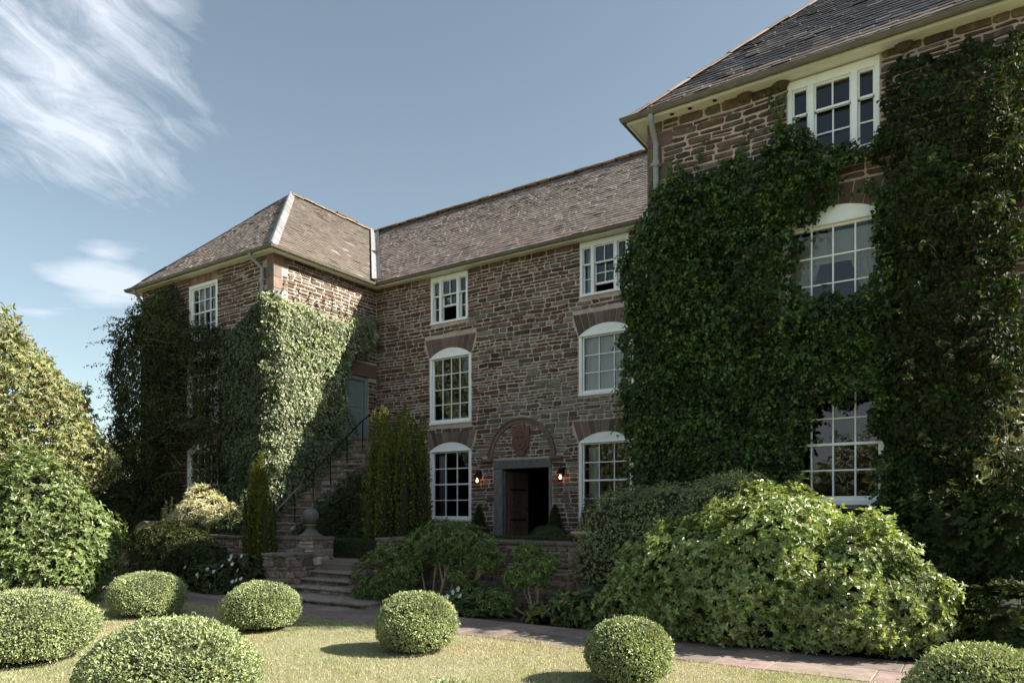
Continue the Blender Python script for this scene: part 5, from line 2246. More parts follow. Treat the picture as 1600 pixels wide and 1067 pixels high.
# ivy spilling over the wall side of the stair
lb = [(-4.80, y, 0.66 + (y + 4.7)*0.865 + 0.45, 0.40, 0.45, 0.75) for y in (-4.3, -3.75, -3.2, -2.65, -2.1, -1.65)]
Pq, Nq = lobe_points(lb, 5200, lump=0.2, freq=2.5, zmin=0.7, deep=0.2)
mq = len(Pq)
tq = tints(mq, 0.25, 0.6, 0.05, P=Pq, lump=0.4)
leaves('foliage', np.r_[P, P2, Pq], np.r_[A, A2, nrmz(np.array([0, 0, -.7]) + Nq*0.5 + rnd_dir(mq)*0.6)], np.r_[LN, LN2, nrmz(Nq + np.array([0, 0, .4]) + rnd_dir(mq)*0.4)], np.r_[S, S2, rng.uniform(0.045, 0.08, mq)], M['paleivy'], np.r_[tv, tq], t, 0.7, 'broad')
pp = []
lp = []
for (y, za, zb) in [(YL + 0.3 + 0.27*i, 6.7, 7.25 + 0.28*random.random()) for i in range(11)]:
    p = []
    for i in range(8):
        f = i/7
        q = (XL1 + 0.04, y + 0.04*math.sin(5*f + y*9), za + (zb - za)*f)
        p.append(q)
        for _ in range(4):
            lp.append((XL1 + 0.05 + random.random()*0.05, q[1] + random.uniform(-.06, .06)*(1.2 - f), q[2] + random.uniform(-.04, .04)))
    pp.append(p)
stems('stem', pp, 0.005, t, each=True)
lp = np.array(lp)
n = len(lp)
leaves('runner_foliage', lp, nrmz(np.array([0.3, 0, -0.7]) + rnd_dir(n)*0.7), nrmz(np.array([1, 0, .3]) + rnd_dir(n)*0.5), rng.uniform(0.035, 0.07, n), M['paleivy'], tints(n, 0.6, 1.3), t, 0.75, 'broad')

# loose climber on the front of the left wing
t = thing('wall_climber', 'shaggy dark climber with loose sprays on the front of the far wing', 'climber', (-9.5, YL, 0.6), 'climbers on the house')
polyL = [(-11.0, 0.7), (-11.6, 2.3), (-11.75, 3.5), (-12.0, 5.0), (-11.7, 6.4), (-11.25, 7.1), (-10.9, 7.55), (-10.5, 7.2), (-10.2, 7.75), (-9.3, 7.9), (-8.75, 7.5), (-8.5, 6.95), (-8.05, 6.5), (-7.4, 6.5), (-6.85, 6.45), (-6.7, 5.4), (-6.75, 4.5), (-6.7, 3.4), (-6.8, 0.7)]
WL_M = [(-8.70, 4.35), (-8.60, 5.35), (-8.0, 5.75), (-7.6, 5.3), (-7.75, 4.3), (-8.2, 4.2)]
WL_G = [(-8.85, 1.0), (-8.80, 3.4), (-8.1, 3.6), (-7.65, 3.3), (-7.65, 1.0)]


def cl_d(x, z):
    d = np.ones(len(x))
    w = in_poly(x, z, WL_M)
    d[w] = 0.16
    b = (x > -7.75) & (x < -7.1) & (z > 1.2) & (z < 3.6)
    d[b] = 0.5
    return d


P, A, LN, S, NN = climber(polyL, (0, YL, 0), (1, 0, 0), (0, -1, 0), 1350, 0.75, 0.085, holes=[WL_G, [(-8.7, 6.9), (-8.6, 8), (-7.3, 8), (-7.3, 6.55), (-8.0, 6.55)]], seed=100, rag=0.22, fill=0.4, freq=1.8, dens_fn=cl_d)
Ps, As, Ls, Ss = sprays(P, NN, 900, 0.45, 14, 0.085)
kk = ~((Ps[:, 0] > -8.8) & (Ps[:, 0] < -7.2) & (Ps[:, 2] < 5.9) & (Ps[:, 2] > 4.1) & (rng.random(len(Ps)) < 0.7)) & ~((Ps[:, 0] > -8.9) & (Ps[:, 0] < -7.5) & (Ps[:, 2] < 3.6))
P, A, LN, S = np.r_[P, Ps[kk]], np.r_[A, As[kk]], np.r_[LN, Ls[kk]], np.r_[S, Ss[kk]]
sp_p, sp_a = [], []
paths = []
starts = [(-11.3, z, -1) for z in np.linspace(2.5, 7.2, 26)] + [(random.uniform(-10.8, -7.0), random.uniform(2.6, 6.6), 0) for _ in range(40)]
for (x, z, sd) in starts:
    d = Vector((sd*random.uniform(0.5, 1) + random.uniform(-.4, .4), -random.uniform(0.2, 1), random.uniform(-0.1, 0.7))).normalized()
    p = Vector((x, YL - random.uniform(0.0, 0.5), z))
    ln_ = random.uniform(0.4, 1.1)
    path = []
    for i in range(9):
        f = i/8
        q = p + d*ln_*f + Vector((0, 0, -0.3*ln_*f*f))
        path.append(q)
        for _k in range(4):
            sp_p.append(q + Vector((random.uniform(-.06, .06), random.uniform(-.06, .06), random.uniform(-.06, .06))))
            sp_a.append(d*0.5 + Vector((random.uniform(-1, 1), random.uniform(-.6, .6), -0.5)))
    paths.append(path)
sp_p = np.array([tuple(v) for v in sp_p])
sp_a = np.array([tuple(v) for v in sp_a])
kk = ~((sp_p[:, 0] > -8.9) & (sp_p[:, 0] < -7.5) & (sp_p[:, 2] < 3.6))
sp_p, sp_a = sp_p[kk], sp_a[kk]
n = len(sp_p)
Pn = np.r_[P, sp_p]
leaves('foliage', Pn, np.r_[A, sp_a], np.r_[LN, nrmz(np.array([0, -.4, .9]) + rnd_dir(n)*0.5)], np.r_[S, rng.uniform(0.06, 0.10, n)], M['climber'],
       tints(len(Pn), 0.5, 1.3, 0.06, (1.8, 1.6, 0.9), 0.04, (2.0, 1.3, 0.7), P=Pn, lump=0.5, freq=1.5), t, 0.6, 'kite')
stems('stem', paths, 0.008, t, each=True)


# --- shrubs
def shrub(name, label, cat, lobes, n, ln, mat, k=4, spread=1.0, along=0.6, width=0.42, shape='kite', group=None, zmin=0.05, core_sc=0.72, tint_kw=None, lump=0.16, freq=1.8, up=0.3, jit=0.35, deep=0.15, ground=0.0, core_mat='twig', branch=None):
    lb = np.array(lobes)
    t = thing(name, label, cat, (float(lb[:, 0].mean()), float(lb[:, 1].mean()), ground), group)
    P, N = lobe_points(lobes, n, lump=lump, freq=freq, zmin=zmin, deep=deep)
    PP, AA, NN_, SS = sprigs(P, N, k, ln, spread, along, up, jit)
    kw = dict(lo=0.6, hi=1.3, P=PP, lump=0.3, freq=2.2)
    kw.update(tint_kw or {})
    leaves('foliage', PP, AA, NN_, SS, M[mat], tints(len(PP), **kw), t, width, shape)
    if core_sc:
        core('twig_mass', lobes, t, core_sc, ground, core_mat)
    if branch:
        stems('branch', branch, 0.02, t)
    return t


# big glossy shrub on the right
shrub('flowering_shrub', 'big glossy light green shrub billowing over the path', 'shrub',
      [(7.35, -5.75, 0.92, 1.15, 1.0, 1.02), (6.5, -5.9, 0.66, 0.95, 0.85, 0.82), (8.2, -5.80, 0.70, 0.95, 0.92, 0.88), (5.75, -5.95, 0.40, 0.62, 0.65, 0.58), (8.75, -5.8, 0.50, 0.65, 0.72, 0.62), (7.1, -6.2, 0.45, 1.1, 0.65, 0.62), (8.2, -6.15, 0.45, 0.9, 0.6, 0.60)],
      14000, 0.064, 'shrub', 5, 1.0, 0.75, 0.56, 'broad', tint_kw=dict(lo=0.5, hi=1.35, fresh=0.14, fresh_c=(1.45, 1.35, 1.3), dry=0.002), lump=0.27, freq=2.8, deep=0.22)
# clipped mounds behind it
shrub('box_mound', 'rounded dark clipped mound beside the right ground floor window', 'shrub',
      [(5.10, -4.95, 1.15, 0.85, 0.62, 0.88), (5.75, -5.1, 1.25, 0.70, 0.6, 0.82), (4.80, -5.15, 0.85, 0.55, 0.5, 0.55)], 7500, 0.045, 'box', 3, 0.7, 1.0, 0.45, zmin=0.3, core_sc=0.82,
      group='clipped mounds under the near wing', tint_kw=dict(lo=0.45, hi=0.95, fresh=0.07, fresh_c=(2.3, 2.0, 1.5)), lump=0.10, freq=2.5, ground=0.1)
shrub('box_mound', 'rounded clipped mound with a sunlit pale top behind the big glossy shrub', 'shrub',
      [(6.85, -5.35, 1.28, 0.80, 0.62, 0.92), (7.5, -5.35, 1.12, 0.62, 0.6, 0.82), (6.25, -5.05, 1.2, 0.6, 0.55, 0.90)], 7000, 0.045, 'box', 3, 0.7, 1.0, 0.45, zmin=0.3, core_sc=0.82,
      group='clipped mounds under the near wing', tint_kw=dict(lo=0.5, hi=1.0, fresh=0.3, fresh_c=(1.7, 1.55, 1.3)), lump=0.12, freq=2.5, ground=0.1)
# left big laurel
shrub('laurel_shrub', 'tall sunlit broad leaved shrub filling the left edge', 'shrub',
      [(-5.0, -9.2, 1.35, 1.35, 1.1, 1.35), (-6.2, -9.9, 1.45, 1.4, 1.1, 1.4), (-4.3, -8.8, 0.95, 0.95, 0.9, 1.0), (-3.95, -9.2, 0.6, 0.8, 0.8, 0.65), (-4.8, -9.7, 0.55, 1.2, 0.9, 0.8), (-6.0, -10.6, 0.9, 1.2, 0.9, 1.1)],
      10000, 0.085, 'laurel', 5, 1.0, 0.8, 0.48, 'broad', tint_kw=dict(fresh=0.12, fresh_c=(1.4, 1.3, 1.2)), lump=0.2, freq=1.7)
shrub('low_shrub', 'small grey leaved shrub at the foot of the tall sunlit shrub', 'shrub',
      [(-2.55, -9.75, 0.20, 0.42, 0.35, 0.26), (-2.9, -10.0, 0.2, 0.4, 0.35, 0.24)], 700, 0.045, 'varieg', 4, 0.8, 0.9, 0.35, zmin=0.0, tint_kw=dict(lo=0.35, hi=0.75))
# dark hedge mass beside the gate
shrub('evergreen_bush', 'dark shaded evergreen behind the iron gate', 'shrub',
      [(-9.35, -4.5, 0.8, 0.75, 0.5, 1.0), (-10.2, -4.7, 1.1, 0.9, 0.6, 1.4), (-11.0, -5.0, 1.2, 0.9, 0.8, 1.5)], 3800, 0.085, 'darkgreen', 4, 1.0, 0.7, 0.42)
# yews
def yew(label, x, y, z0, z1, r0, nplume, n, seed, lean=0.04):
    global rng
    kr = rng
    rng = np.random.default_rng(seed)
    rd = random.Random(seed)
    t = thing('golden_yew', label, 'yew', (x, y, z0), 'upright golden yews')
    PP, AA, NN_, SS, TT = [], [], [], [], []
    cores = []
    for i in range(nplume):
        a = 2*math.pi*i/nplume*2.4 + rd.uniform(-.3, .3)
        rr = r0*math.sqrt((i + 0.5)/nplume)*0.80
        px, py = x + rr*math.cos(a), y + rr*math.sin(a)
        h = (z1 - z0)*(1 - 0.26*(rr/r0)**1.6*rd.uniform(0.2, 1.8))*rd.uniform(0.90, 1.03)
        pr = r0*rd.uniform(0.20, 0.30)
        m = int(n/nplume)
        f = rng.random(m)**0.85
        # plume: narrow spindle pointed at the top
        rad = pr*np.minimum(1.0, 1.5*(1 - f)**0.6)*np.minimum(1, 0.6 + 1.5*f)
        rad = rad*(0.8 + 0.5*vnoise(np.c_[f*14 + i*7, np.full(m, i*3.3)], 3))
        th = rng.uniform(0, 2*np.pi, m)
        cx = px + (x - px)*lean*f
        cy = py + (y - py)*lean*f
        q = rng.uniform(0.75, 1.05, m)
        P = np.c_[cx + rad*q*np.cos(th), cy + rad*q*np.sin(th), z0 + h*f]
        N = np.c_[np.cos(th), np.sin(th), np.full(m, 0.25)]
        PP.append(P)
        AA.append(nrmz(N*0.9 + np.array([0, 0, 0.8]) + rnd_dir(m)*0.7))
        NN_.append(nrmz(N + rnd_dir(m)*0.5))
        SS.append(rng.uniform(0.045, 0.085, m)*(1 - 0.25*f))
        tt = rng.uniform(0.40, 0.95, (m, 1))*np.array([[0.85, 1.0, 0.9]])
        k = rng.random(m) < 0.10 + 0.40*(q > 0.97)
        tt[k] *= np.array([1.7, 1.55, 1.0])
        TT.append(tt)
        cores.append((px, py, z0 + h*0.40, pr*0.55, pr*0.55, h*0.42))
    leaves('foliage', np.concatenate(PP), np.concatenate(AA), np.concatenate(NN_), np.concatenate(SS), M['yew'], np.concatenate(TT), t, 0.5, 'kite')
    core('twig_mass', cores, t, 0.9, z0, lump=0.06)
    mb = MB()
    mb.tube([(x, y, z0 - 0.02), (x, y, z0 + 0.5)], [0.09, 0.06], 8)
    mb.build('trunk', M['bark'], t)
    rng = kr


yew('tall broad golden yew of many plumes in front of the house', -1.0, -3.6, 0.64, 3.95, 0.78, 24, 26000, 3)
yew('slim golden yew rising beside the stone ball pillar', -2.85, -5.75, 0.0, 2.92, 0.40, 10, 12000, 4, 0.62)


# --- hedges
def hedge(label, x0, x1, y0, y1, z0, z1, n):
    t = thing('clipped_hedge', label, 'hedge', ((x0 + x1)/2, (y0 + y1)/2, z0), 'low hedges on the terrace')
    V = []
    Nn = []
    a1, a2, a3 = (x1 - x0)*(y1 - y0), (x1 - x0)*(z1 - z0), (y1 - y0)*(z1 - z0)
    pr = np.array([a1, a2, a2, a3, a3])
    k = rng.choice(5, n, p=pr/pr.sum())
    x = rng.uniform(x0, x1, n)
    y = rng.uniform(y0, y1, n)
    z = rng.uniform(z0, z1, n)
    N = np.zeros((n, 3))
    z[k == 0] = z1
    N[k == 0, 2] = 1
    y[k == 1] = y0
    N[k == 1, 1] = -1
    y[k == 2] = y1
    N[k == 2, 1] = 1
    x[k == 3] = x0
    N[k == 3, 0] = -1
    x[k == 4] = x1
    N[k == 4, 0] = 1
    P = np.c_[x, y, z] + N*rng.uniform(-0.03, 0.012, (n, 1)) + N*0.03*(vnoise(np.c_[x*3, y*3 + z*3], 5) - 0.5)[:, None]
    A = nrmz(N*0.7 + rnd_dir(n)*0.7 + np.array([0, 0, .3]))
    leaves('foliage', P, A, nrmz(N + rnd_dir(n)*0.6), rng.uniform(0.022, 0.04, n), M['darkgreen'], tints(n, 0.8, 1.6, 0.1), t, 0.5, 'kite')
    mb = MB()
    mb.box(x0 + 0.03, y0 + 0.03, z0, x1 - 0.03, y1 - 0.03, z1 - 0.03)
    mb.build('twig_mass', M['twig'], t)


hedge('low clipped hedge right behind the top of the steps', -3.6, -0.1, -4.4, -4.0, 0.65, 1.05, 9000)
hedge('low clipped hedge farther back, at the foot of the dark stair shrub', -4.0, 0.3, -3.25, -2.9, 0.65, 1.17, 7000)
hedge('low clipped hedge along the wall head in front of the open door', 2.2, 4.25, -4.95, -4.65, 0.65, 1.19, 6500)

shrub('evergreen_mound', 'dark rounded evergreen under the outside stair', 'shrub',
      [(-3.1, -2.4, 1.25, 0.85, 0.75, 1.15), (-2.75, -1.7, 1.7, 0.9, 0.7, 1.2), (-3.35, -1.3, 2.05, 0.5, 0.6, 1.1), (-3.45, -2.0, 1.65, 0.45, 0.6, 1.05), (-3.45, -3.1, 1.05, 0.5, 0.7, 0.85), (-3.5, -3.8, 0.85, 0.4, 0.5, 0.6), (-2.6, -3.0, 0.9, 0.7, 0.6, 0.7), (-3.4, -2.6, 1.5, 0.45, 0.6, 1.05), (-3.4, -3.3, 1.15, 0.4, 0.6, 0.85), (-3.3, -1.1, 2.3, 0.5, 0.5, 1.1)], 8500, 0.055, 'darkgreen', 4, 0.9, 0.8, 0.5, zmin=0.66, ground=0.65, lump=0.1, tint_kw=dict(lo=0.6, hi=1.3))
shrub('box_bush', 'small round clipped bush beside the tall golden yew', 'shrub', [(-1.75, -2.5, 0.95, 0.30, 0.30, 0.30)], 700, 0.03, 'darkgreen', 3, 0.8, 1.0, 0.5, zmin=0.66, ground=0.65, lump=0.03, core_sc=0.85, tint_kw=dict(lo=0.9, hi=1.7))
shrub('box_bush', 'small round clipped bush below the open door', 'shrub', [(3.3, -4.45, 1.13, 0.34, 0.32, 0.27)], 1700, 0.026, 'darkgreen', 3, 0.8, 1.0, 0.5, zmin=0.66, ground=0.65, lump=0.03, core_sc=0.88, tint_kw=dict(lo=0.9, hi=1.7))
# cone topiaries in pots at the door
for x, y, lab in ((-1.02, -0.55, 'small dark cone of clipped box in a pot left of the open door'), (1.22, -0.6, 'small dark cone of clipped box in a pot right of the open door')):
    t = thing('potted_topiary', lab, 'topiary', (x, y, 0.655), 'potted cones by the door')
    mb = MB()
    mb.lathe([(0.15, 0), (0.16, 0.02), (0.20, 0.30), (0.235, 0.31), (0.235, 0.37), (0.19, 0.37), (0.18, 0.33)], (x, y, 0.655), 20, 0, (0.9, 0.85, 0.8))
    mb.build('pot', M['pot'], t, smooth=False)
    n = 3000
    f = rng.random(n)**1.4
    th = rng.uniform(0, 2*np.pi, n)
    rr = 0.27*np.minimum(1, (1 - f)*1.05 + 0.06)*rng.uniform(0.9, 1.05, n)*np.minimum(1, 0.75 + f*4)
    P = np.c_[x + rr*np.cos(th), y + rr*np.sin(th), 1.02 + 0.80*f]
    N = np.c_[np.cos(th), np.sin(th), np.full(n, 0.35)]
    leaves('foliage', P, nrmz(N*0.7 + rnd_dir(n)*0.7), nrmz(N + rnd_dir(n)*0.6), rng.uniform(0.02, 0.035, n), M['darkgreen'], tints(n, 0.6, 1.2), t, 0.5)
    mb = MB()
    mb.lathe([(0.2, 1.0 - 0.655), (0.23, 1.1 - 0.655), (0.11, 1.5 - 0.655), (0.02, 1.76 - 0.655)], (x, y, 0.655), 14)
    mb.build('twig_mass', M['twig'], t)
# stone urn with a cone on the wall head
t = thing('stone_urn', 'wide shallow stone bowl standing on the retaining wall', 'urn', (4.40, -5.15, 1.16))
mb = MB()
mb.lathe([(0.13, 0.0), (0.13, 0.03), (0.10, 0.05), (0.17, 0.08), (0.215, 0.115), (0.235, 0.13), (0.235, 0.16), (0.20, 0.16), (0.19, 0.13)], (4.40, -5.15, 1.162), 24, 0, (1.1, 1.05, 1))
mb.build('bowl', M['pot'], t)
shrub('cone_shrub', 'small upright conifer standing behind the stone bowl', 'conifer', [(4.28, -4.75, 1.2, 0.25, 0.25, 0.45), (4.28, -4.75, 1.5, 0.15, 0.15, 0.40)], 1500, 0.03, 'darkgreen', 3, 0.6, 1.2, 0.4, zmin=0.66, ground=0.65, lump=0.08, core_sc=0.8, tint_kw=dict(lo=0.9, hi=1.7), up=0.8)


# --- open stemmed shrubs in front of the retaining wall
def stemmed(name, label, x, y, spots, nleaf, ln, mat, k=6, width=0.34, base_spread=0.35, tint_kw=None, seed=1, group=None, shape='kite', brad=0.021):
    """bare stems fanning from the ground to leafy heads at spots=(x,y,z,r)"""
    global rng
    kr = rng
    rng = np.random.default_rng(seed)
    rd = random.Random(seed)
    t = thing(name, label, 'shrub', (x, y, 0), group)
    paths = []
    lobes = []
    for (sx, sy, sz, sr) in spots:
        b = Vector((x + (sx - x)*0.35 + rd.uniform(-base_spread, base_spread)*0.3, y + rd.uniform(-.12, .12), -0.02))
        e = Vector((sx, sy, sz))
        mid = b + (e - b)*0.5 + Vector((rd.uniform(-.10, .10), rd.uniform(-.08, .08), rd.uniform(0.0, .12)))
        path = []
        for i in range(8):
            f = i/7
            p = b*(1-f)**2 + mid*2*f*(1-f) + e*f*f + Vector((0.015*math.sin(9*f + sx*7), 0.015*math.cos(8*f + sz*5), 0))
            path.append(p)
        paths.append(path)
        for _ in range(3):
            f = rd.randrange(3, 6)
            s0 = path[f]
            q = e + Vector((rd.uniform(-sr, sr), rd.uniform(-sr, sr)*0.7, rd.uniform(-sr*0.3, sr*0.7)))
            paths.append([s0, s0*0.5 + q*0.5 + Vector((0, 0, 0.05)), q])
        lobes.append((sx, sy, sz, sr*1.1, sr*0.95, sr*0.8))
    P, N = lobe_points(lobes, nleaf, lump=0.25, freq=3, zmin=0.03, deep=0.35, trim=0.6)
    PP, AA, NN_, SS = sprigs(P, N, k, ln, 1.0, 0.55, 0.5, 0.35)
    kw = dict(lo=0.6, hi=1.35, P=PP, lump=0.3, freq=3, fresh=0.08, dry=0.02, dry_c=(2.0, 1.5, 0.6))
    kw.update(tint_kw or {})
    leaves('foliage', PP, AA, NN_, SS, M[mat], tints(len(PP), **kw), t, width, shape)
    stems('branch', paths, brad, t)
    rng = kr
    return t


stemmed('stemmed_shrub', 'wide green shrub with tan bare stems right of the steps', 1.8, -5.8,
        [(0.75, -5.95, 0.55, 0.42), (0.55, -6.0, 0.28, 0.33), (1.15, -5.85, 0.80, 0.40), (1.55, -5.75, 1.02, 0.38), (1.95, -5.7, 1.20, 0.36), (2.35, -5.7, 1.18, 0.36), (2.75, -5.75, 1.02, 0.30), (3.0, -5.8, 0.85, 0.22), (2.15, -5.75, 0.92, 0.22), (1.1, -6.05, 0.36, 0.33), (1.55, -6.1, 0.16, 0.22), (2.55, -6.05, 0.62, 0.14), (1.3, -5.9, 0.60, 0.3)],
        1700, 0.085, 'rose', 6, 0.36, seed=21, group='bare stemmed shrubs at the wall')
stemmed('stemmed_shrub', 'small upright shrub with two crooked bare stems before the wall', 3.85, -5.85,
        [(3.75, -5.8, 0.98, 0.20), (4.0, -5.85, 0.85, 0.22), (3.6, -5.9, 0.62, 0.22), (3.95, -5.9, 0.62, 0.18), (3.35, -6.0, 0.24, 0.26), (3.1, -6.05, 0.16, 0.2)],
        560, 0.085, 'rose', 6, 0.36, seed=22, group='bare stemmed shrubs at the wall', tint_kw=dict(lo=0.75, hi=1.6))
shrub('low_plant', 'low broad leaved plant with browned leaves under the retaining wall', 'plant', [(4.6, -5.95, 0.18, 0.35, 0.25, 0.25), (5.0, -6.1, 0.15, 0.4, 0.3, 0.3), (4.2, -6.1, 0.08, 0.25, 0.2, 0.15)], 260, 0.13, 'rose', 5, 1.0, 0.6, 0.55, shape='broad', zmin=0.0, core_sc=0.6, tint_kw=dict(lo=0.5, hi=1.1, dry=0.10, dry_c=(2.4, 1.2, 0.7)))
shrub('low_plant', 'low fern like plant at the path edge below the wide stemmed shrub', 'plant', [(2.35, -6.15, 0.12, 0.4, 0.25, 0.2), (2.85, -6.15, 0.1, 0.3, 0.22, 0.16), (1.7, -6.2, 0.1, 0.3, 0.2, 0.16)], 260, 0.11, 'rose', 5, 1.0, 0.5, 0.5, shape='broad', zmin=0.0, core_sc=0.6, tint_kw=dict(lo=0.5, hi=1.1))
# left of the steps
shrub('leafy_shrub', 'spreading dark green shrub over the left garden wall', 'shrub',
      [(-5.9, -5.9, 0.75, 0.95, 0.55, 0.65), (-5.0, -5.9, 0.65, 0.8, 0.55, 0.62), (-6.7, -5.8, 0.65, 0.6, 0.5, 0.62), (-4.4, -5.95, 0.5, 0.55, 0.5, 0.55), (-5.6, -6.2, 0.3, 0.9, 0.45, 0.4)], 3600, 0.075, 'climber', 5, 1.0, 0.7, 0.45, tint_kw=dict(lo=0.5, hi=1.25, fresh=0.05), lump=0.2)
t = shrub('flowering_plant', 'leafy plant dotted with white flowers at the foot of the slim yew', 'plant',
          [(-3.2, -6.3, 0.25, 0.7, 0.4, 0.42), (-2.65, -6.15, 0.35, 0.4, 0.35, 0.42), (-3.9, -6.35, 0.2, 0.5, 0.35, 0.3)], 560, 0.12, 'climber', 5, 1.0, 0.6, 0.6, shape='broad', zmin=0.0, core_sc=0.6, tint_kw=dict(lo=0.55, hi=1.25))


def flowers(parent, pts, size):
    for (x, y, z) in pts:
        mb = MB()
        d = Vector((random.uniform(-.4, .6), -1, random.uniform(0, .8))).normalized()
        u = d.cross(Vector((0, 0, 1))).normalized()
        v = u.cross(d)
        c = Vector((x, y, z))
        for i in range(5):
            a = 2*math.pi*i/5 + random.random()*0.3
            r_ = u*math.cos(a) + v*math.sin(a)
            s_ = u*(-math.sin(a)) + v*math.cos(a)
            mb.poly([c, c + r_*size*0.6 + s_*size*0.4, c + r_*size + d*size*0.15, c + r_*size*0.6 - s_*size*0.4])
        mb.build('flower_head', M['flower'], parent)


flowers(t, [(-2.45, -6.45, 0.78), (-2.75, -6.5, 0.70), (-2.6, -6.55, 0.62), (-2.85, -6.6, 0.58), (-2.5, -6.5, 0.50), (-3.05, -6.65, 0.46), (-3.25, -6.65, 0.50), (-3.6, -6.65, 0.38), (-3.5, -6.7, 0.34), (-2.4, -6.5, 0.34), (-2.6, -6.55, 0.28), (-3.1, -6.7, 0.2), (-4.1, -6.6, 0.5), (-2.7, -6.5, 0.76), (-2.55, -6.5, 0.3)], 0.045)
t = shrub('flowering_plant', 'few white blooms low among leaves behind the middle box ball', 'plant', [(2.75, -6.0, 0.28, 0.28, 0.2, 0.25)], 110, 0.09, 'rose', 5, 1.0, 0.6, 0.5, shape='broad', zmin=0.0, core_sc=0.5)
flowers(t, [(2.62, -6.25, 0.36), (2.75, -6.28, 0.42), (2.5, -6.25, 0.28), (2.72, -6.2, 0.30), (2.85, -6.2, 0.24)], 0.05)
# pale variegated shrub in the sun
shrub('variegated_shrub', 'bright cream variegated shrub in the sun below the far wing window', 'shrub',
      [(-6.3, -4.75, 1.55, 0.65, 0.5, 0.55), (-6.9, -4.7, 1.35, 0.6, 0.5, 0.45), (-5.6, -4.7, 1.45, 0.5, 0.45, 0.40), (-6.35, -4.7, 1.9, 0.45, 0.4, 0.35), (-5.2, -4.7, 1.3, 0.4, 0.4, 0.35)], 1500, 0.12, 'varieg', 6, 0.9, 0.9, 0.27, zmin=0.7, ground=0.65, core_sc=0.6, core_mat='twig', lump=0.3, freq=2.5, tint_kw=dict(lo=0.5, hi=1.2, fresh=0.15, fresh_c=(0.45, 0.6, 0.4)))
# upright pale spikes
t = thing('spiky_plant', 'pale upright leafy spikes beside the round topped pier', 'plant', (-7.9, -4.5, 0.655))
PP, AA, NN_, SS = [], [], [], []
paths = []
for (x, zt) in ((-8.45, 1.75), (-8.3, 1.95), (-8.05, 2.05), (-7.85, 1.85), (-8.2, 1.6), (-7.65, 1.65)):
    paths.append([(x, -4.5, 0.66), (x + 0.02, -4.52, (zt + 0.66)/2), (x, -4.5, zt)])
    m = 170
    f = rng.uniform(0.35, 1, m)
    th = rng.uniform(0, 2*np.pi, m)
    PP.append(np.c_[np.full(m, x), np.full(m, -4.5), 0.66 + (zt - 0.66)*f])
    AA.append(np.c_[np.cos(th), np.sin(th), np.full(m, 0.5)])
    NN_.append(np.c_[-0.5*np.cos(th), -0.5*np.sin(th), np.ones(m)])
    SS.append(rng.uniform(0.06, 0.11, m)*(1.15 - 0.5*f))
m = sum(map(len, PP))
leaves('foliage', np.concatenate(PP), np.concatenate(AA), np.concatenate(NN_), np.concatenate(SS), M['varieg'], tints(m, 0.8, 1.4), t, 0.3)
stems('stem', paths, 0.012, t, each=True)
shrub('dark_bush', 'dark green bush between the variegated shrub and the slim yew', 'shrub', [(-4.85, -4.85, 1.15, 0.65, 0.4, 0.55), (-4.2, -4.9, 1.0, 0.5, 0.4, 0.45)], 900, 0.08, 'darkgreen', 5, 1.0, 0.7, 0.42, zmin=0.66, ground=0.65)
# right edge: bushes below the creeper
shrub('leafy_shrub', 'dark leafy shrub with sunlit sprays at the foot of the creeper', 'shrub',
      [(9.3, -4.75, 0.9, 0.8, 0.5, 0.95), (9.95, -4.9, 0.9, 0.6, 0.5, 1.1), (9.9, -5.6, 0.3, 0.7, 0.8, 0.5)], 2300, 0.085, 'creeper', 5, 1.0, 0.6, 0.6, shape='broad', tint_kw=dict(lo=0.6, hi=1.4, fresh=0.06), lump=0.3, freq=2.4)
stemmed('climbing_branch', 'arching sunlit leafy branch at the right edge before the creeper', 10.1, -4.6,
        [(9.75, -4.85, 2.15, 0.20), (9.95, -4.9, 2.5, 0.22), (10.1, -4.9, 1.75, 0.22), (9.65, -4.9, 1.55, 0.14), (10.0, -4.8, 2.9, 0.18)], 120, 0.075, 'paleivy', 5, 0.55, seed=33, shape='broad', brad=0.008, tint_kw=dict(lo=0.4, hi=0.9, dry=0.12, dry_c=(1.7, 1.0, 0.7)))


# --- trees
def tree(name, label, x, y, h, crown, n, ln, mat, seed, group=None, droop=0.6, k=5, tint_kw=None, trunk_r=0.22, z0=-0.03, width=0.36):
    global rng
    kr = rng
    rng = np.random.default_rng(seed)
    rd = random.Random(seed)
    t = thing(name, label, 'tree', (x, y, z0), group)
    mb = MB()
    mb.tube([(x, y, z0), (x + 0.05, y, h*0.25), (x, y + 0.05, h*0.5), (x, y, h*0.78)], [trunk_r, trunk_r*0.8, trunk_r*0.55, 0.05], 10)
    mb.build('trunk', M['bark'], t)
    paths = []
    for (cx, cy, cz, rx, ry, rz_) in crown:
        s0 = Vector((x, y, min(cz*0.6, h*0.6)))
        e = Vector((cx, cy, cz))
        paths.append([s0, s0*0.5 + e*0.5 + Vector((0, 0, 0.25)), e])
        for _ in range(5):
            d = Vector((rd.uniform(-1, 1)*rx, rd.uniform(-1, 1)*ry, rd.uniform(-.5, 1)*rz_))*0.85
            paths.append([e, e + d*0.5 + Vector((0, 0, .1)), e + d])
    stems('limb', paths, 0.06, t, 'bark')
    P, N = lobe_points(crown, n, shell=(0.80, 1.08), lump=0.26, freq=1.1, deep=0.25, zmin=0.2)
    PP, AA, NN_, SS = sprigs(P, N, k, ln, 0.8, 0.7, 0.0, 0.4)
    AA = nrmz(AA + np.array([0, 0, -droop]))
    kw = dict(lo=0.6, hi=1.3, P=PP, lump=0.3, freq=0.9)
    kw.update(tint_kw or {})
    leaves('crown', PP, AA, NN_, SS, M[mat], tints(len(PP), **kw), t, width, 'broad')
    rng = kr
    return t


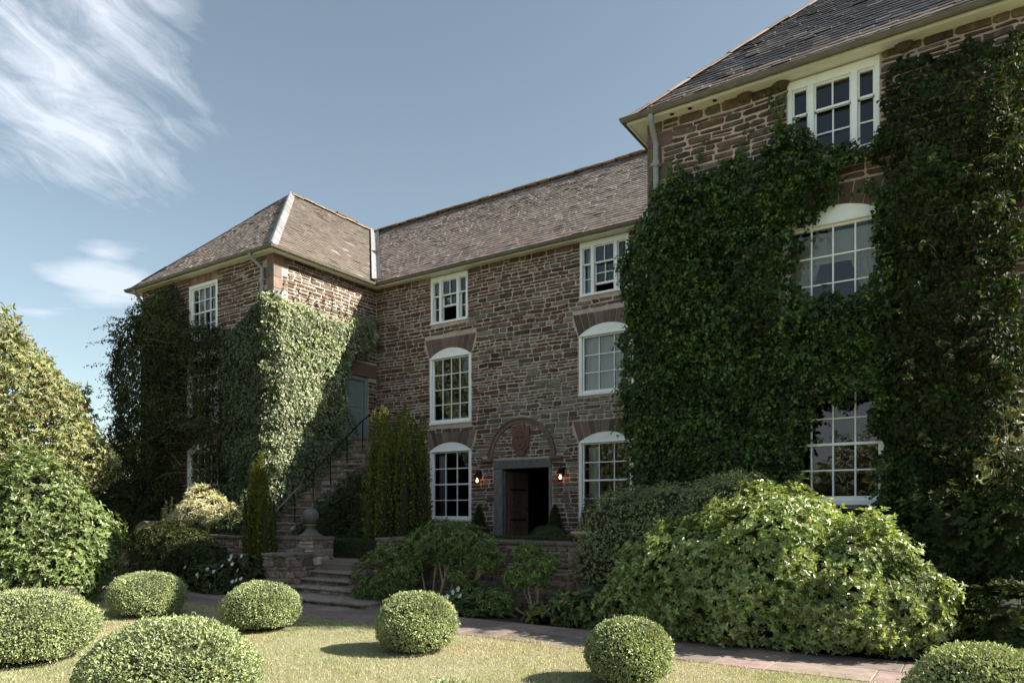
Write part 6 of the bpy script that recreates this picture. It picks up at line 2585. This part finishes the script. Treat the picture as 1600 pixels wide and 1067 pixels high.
tree('broadleaf_tree', 'large sunlit tree with drooping reddish green leaves at the left edge', -11.2, -7.7, 7.2,
     [(-11.2, -7.6, 5.2, 1.4, 1.2, 1.5), (-10.1, -6.8, 4.1, 1.15, 1.1, 1.3), (-12.1, -8.3, 5.8, 1.6, 1.4, 1.7), (-9.65, -6.3, 3.0, 1.0, 0.95, 1.1), (-10.7, -7.4, 3.2, 1.4, 1.2, 1.35), (-11.9, -8.5, 4.2, 1.5, 1.4, 1.5), (-10.35, -7.0, 4.9, 0.8, 0.75, 0.9)],
     9000, 0.135, 'tree', 5, droop=0.7, tint_kw=dict(fresh=0.18, fresh_c=(1.3, 1.08, 0.98)))
tree('broadleaf_tree', 'distant rounded tree showing low between the left tree and the house', -25.5, 4.5, 5.2,
     [(-25.5, 4.5, 3.6, 2.2, 2.0, 1.7), (-23.6, 5.2, 2.9, 1.8, 1.6, 1.5), (-27, 3.5, 3.4, 2.0, 1.8, 1.7)], 5000, 0.16, 'tree', 6, droop=0.3, tint_kw=dict(fresh=0.2, fresh_c=(1.4, 1.05, 1.0)))
# garden trees across the lawn, seen mirrored in the windows
for i, (x, y, s) in enumerate(((-13.5, -17.0, 1.0), (-10.2, -26.0, 0.85))):
    tree('broadleaf_tree', ['sunlit garden tree mirrored in the left windows', 'sunlit garden tree mirrored in the right ground floor window'][i], x, y, 9.5*s,
         [(x, y, 6.6*s, 2.8*s, 2.6*s, 2.6*s), (x - 2.2*s, y, 5.0*s, 2.2*s, 2.0*s, 2.2*s), (x + 2.0*s, y - .5, 4.6*s, 2.2*s, 2.0*s, 2.4*s), (x, y + 1.2*s, 3.0*s, 2.4*s, 1.8*s, 2.2*s)], 3200, 0.24, 'tree', 40 + i, droop=0.4)
# far wood closing the view to the south
lb = []
rw_ = random.Random(8)
for i in range(40):
    a = R(-175 + 120*i/39)
    rr = rw_.uniform(48, 62)
    s = rw_.uniform(2.6, 4.6)
    lb.append((9 + rr*math.cos(a), -10 + rr*math.sin(a), s*0.7, s*1.25, s*1.25, s))
P, N = lobe_points(lb, 7000, lump=0.25, freq=0.4, zmin=-0.1)
PP, AA, NN_, SS = sprigs(P, N, 4, 0.75, 1.0, 0.6)
o = leaves('far_wood', PP, AA, NN_, SS, M['tree'], tints(len(PP), 0.4, 1.1, P=PP, lump=0.4, freq=0.3), None, 0.6)
tag(o, 'far wood beyond the garden', 'wood', kind='stuff')
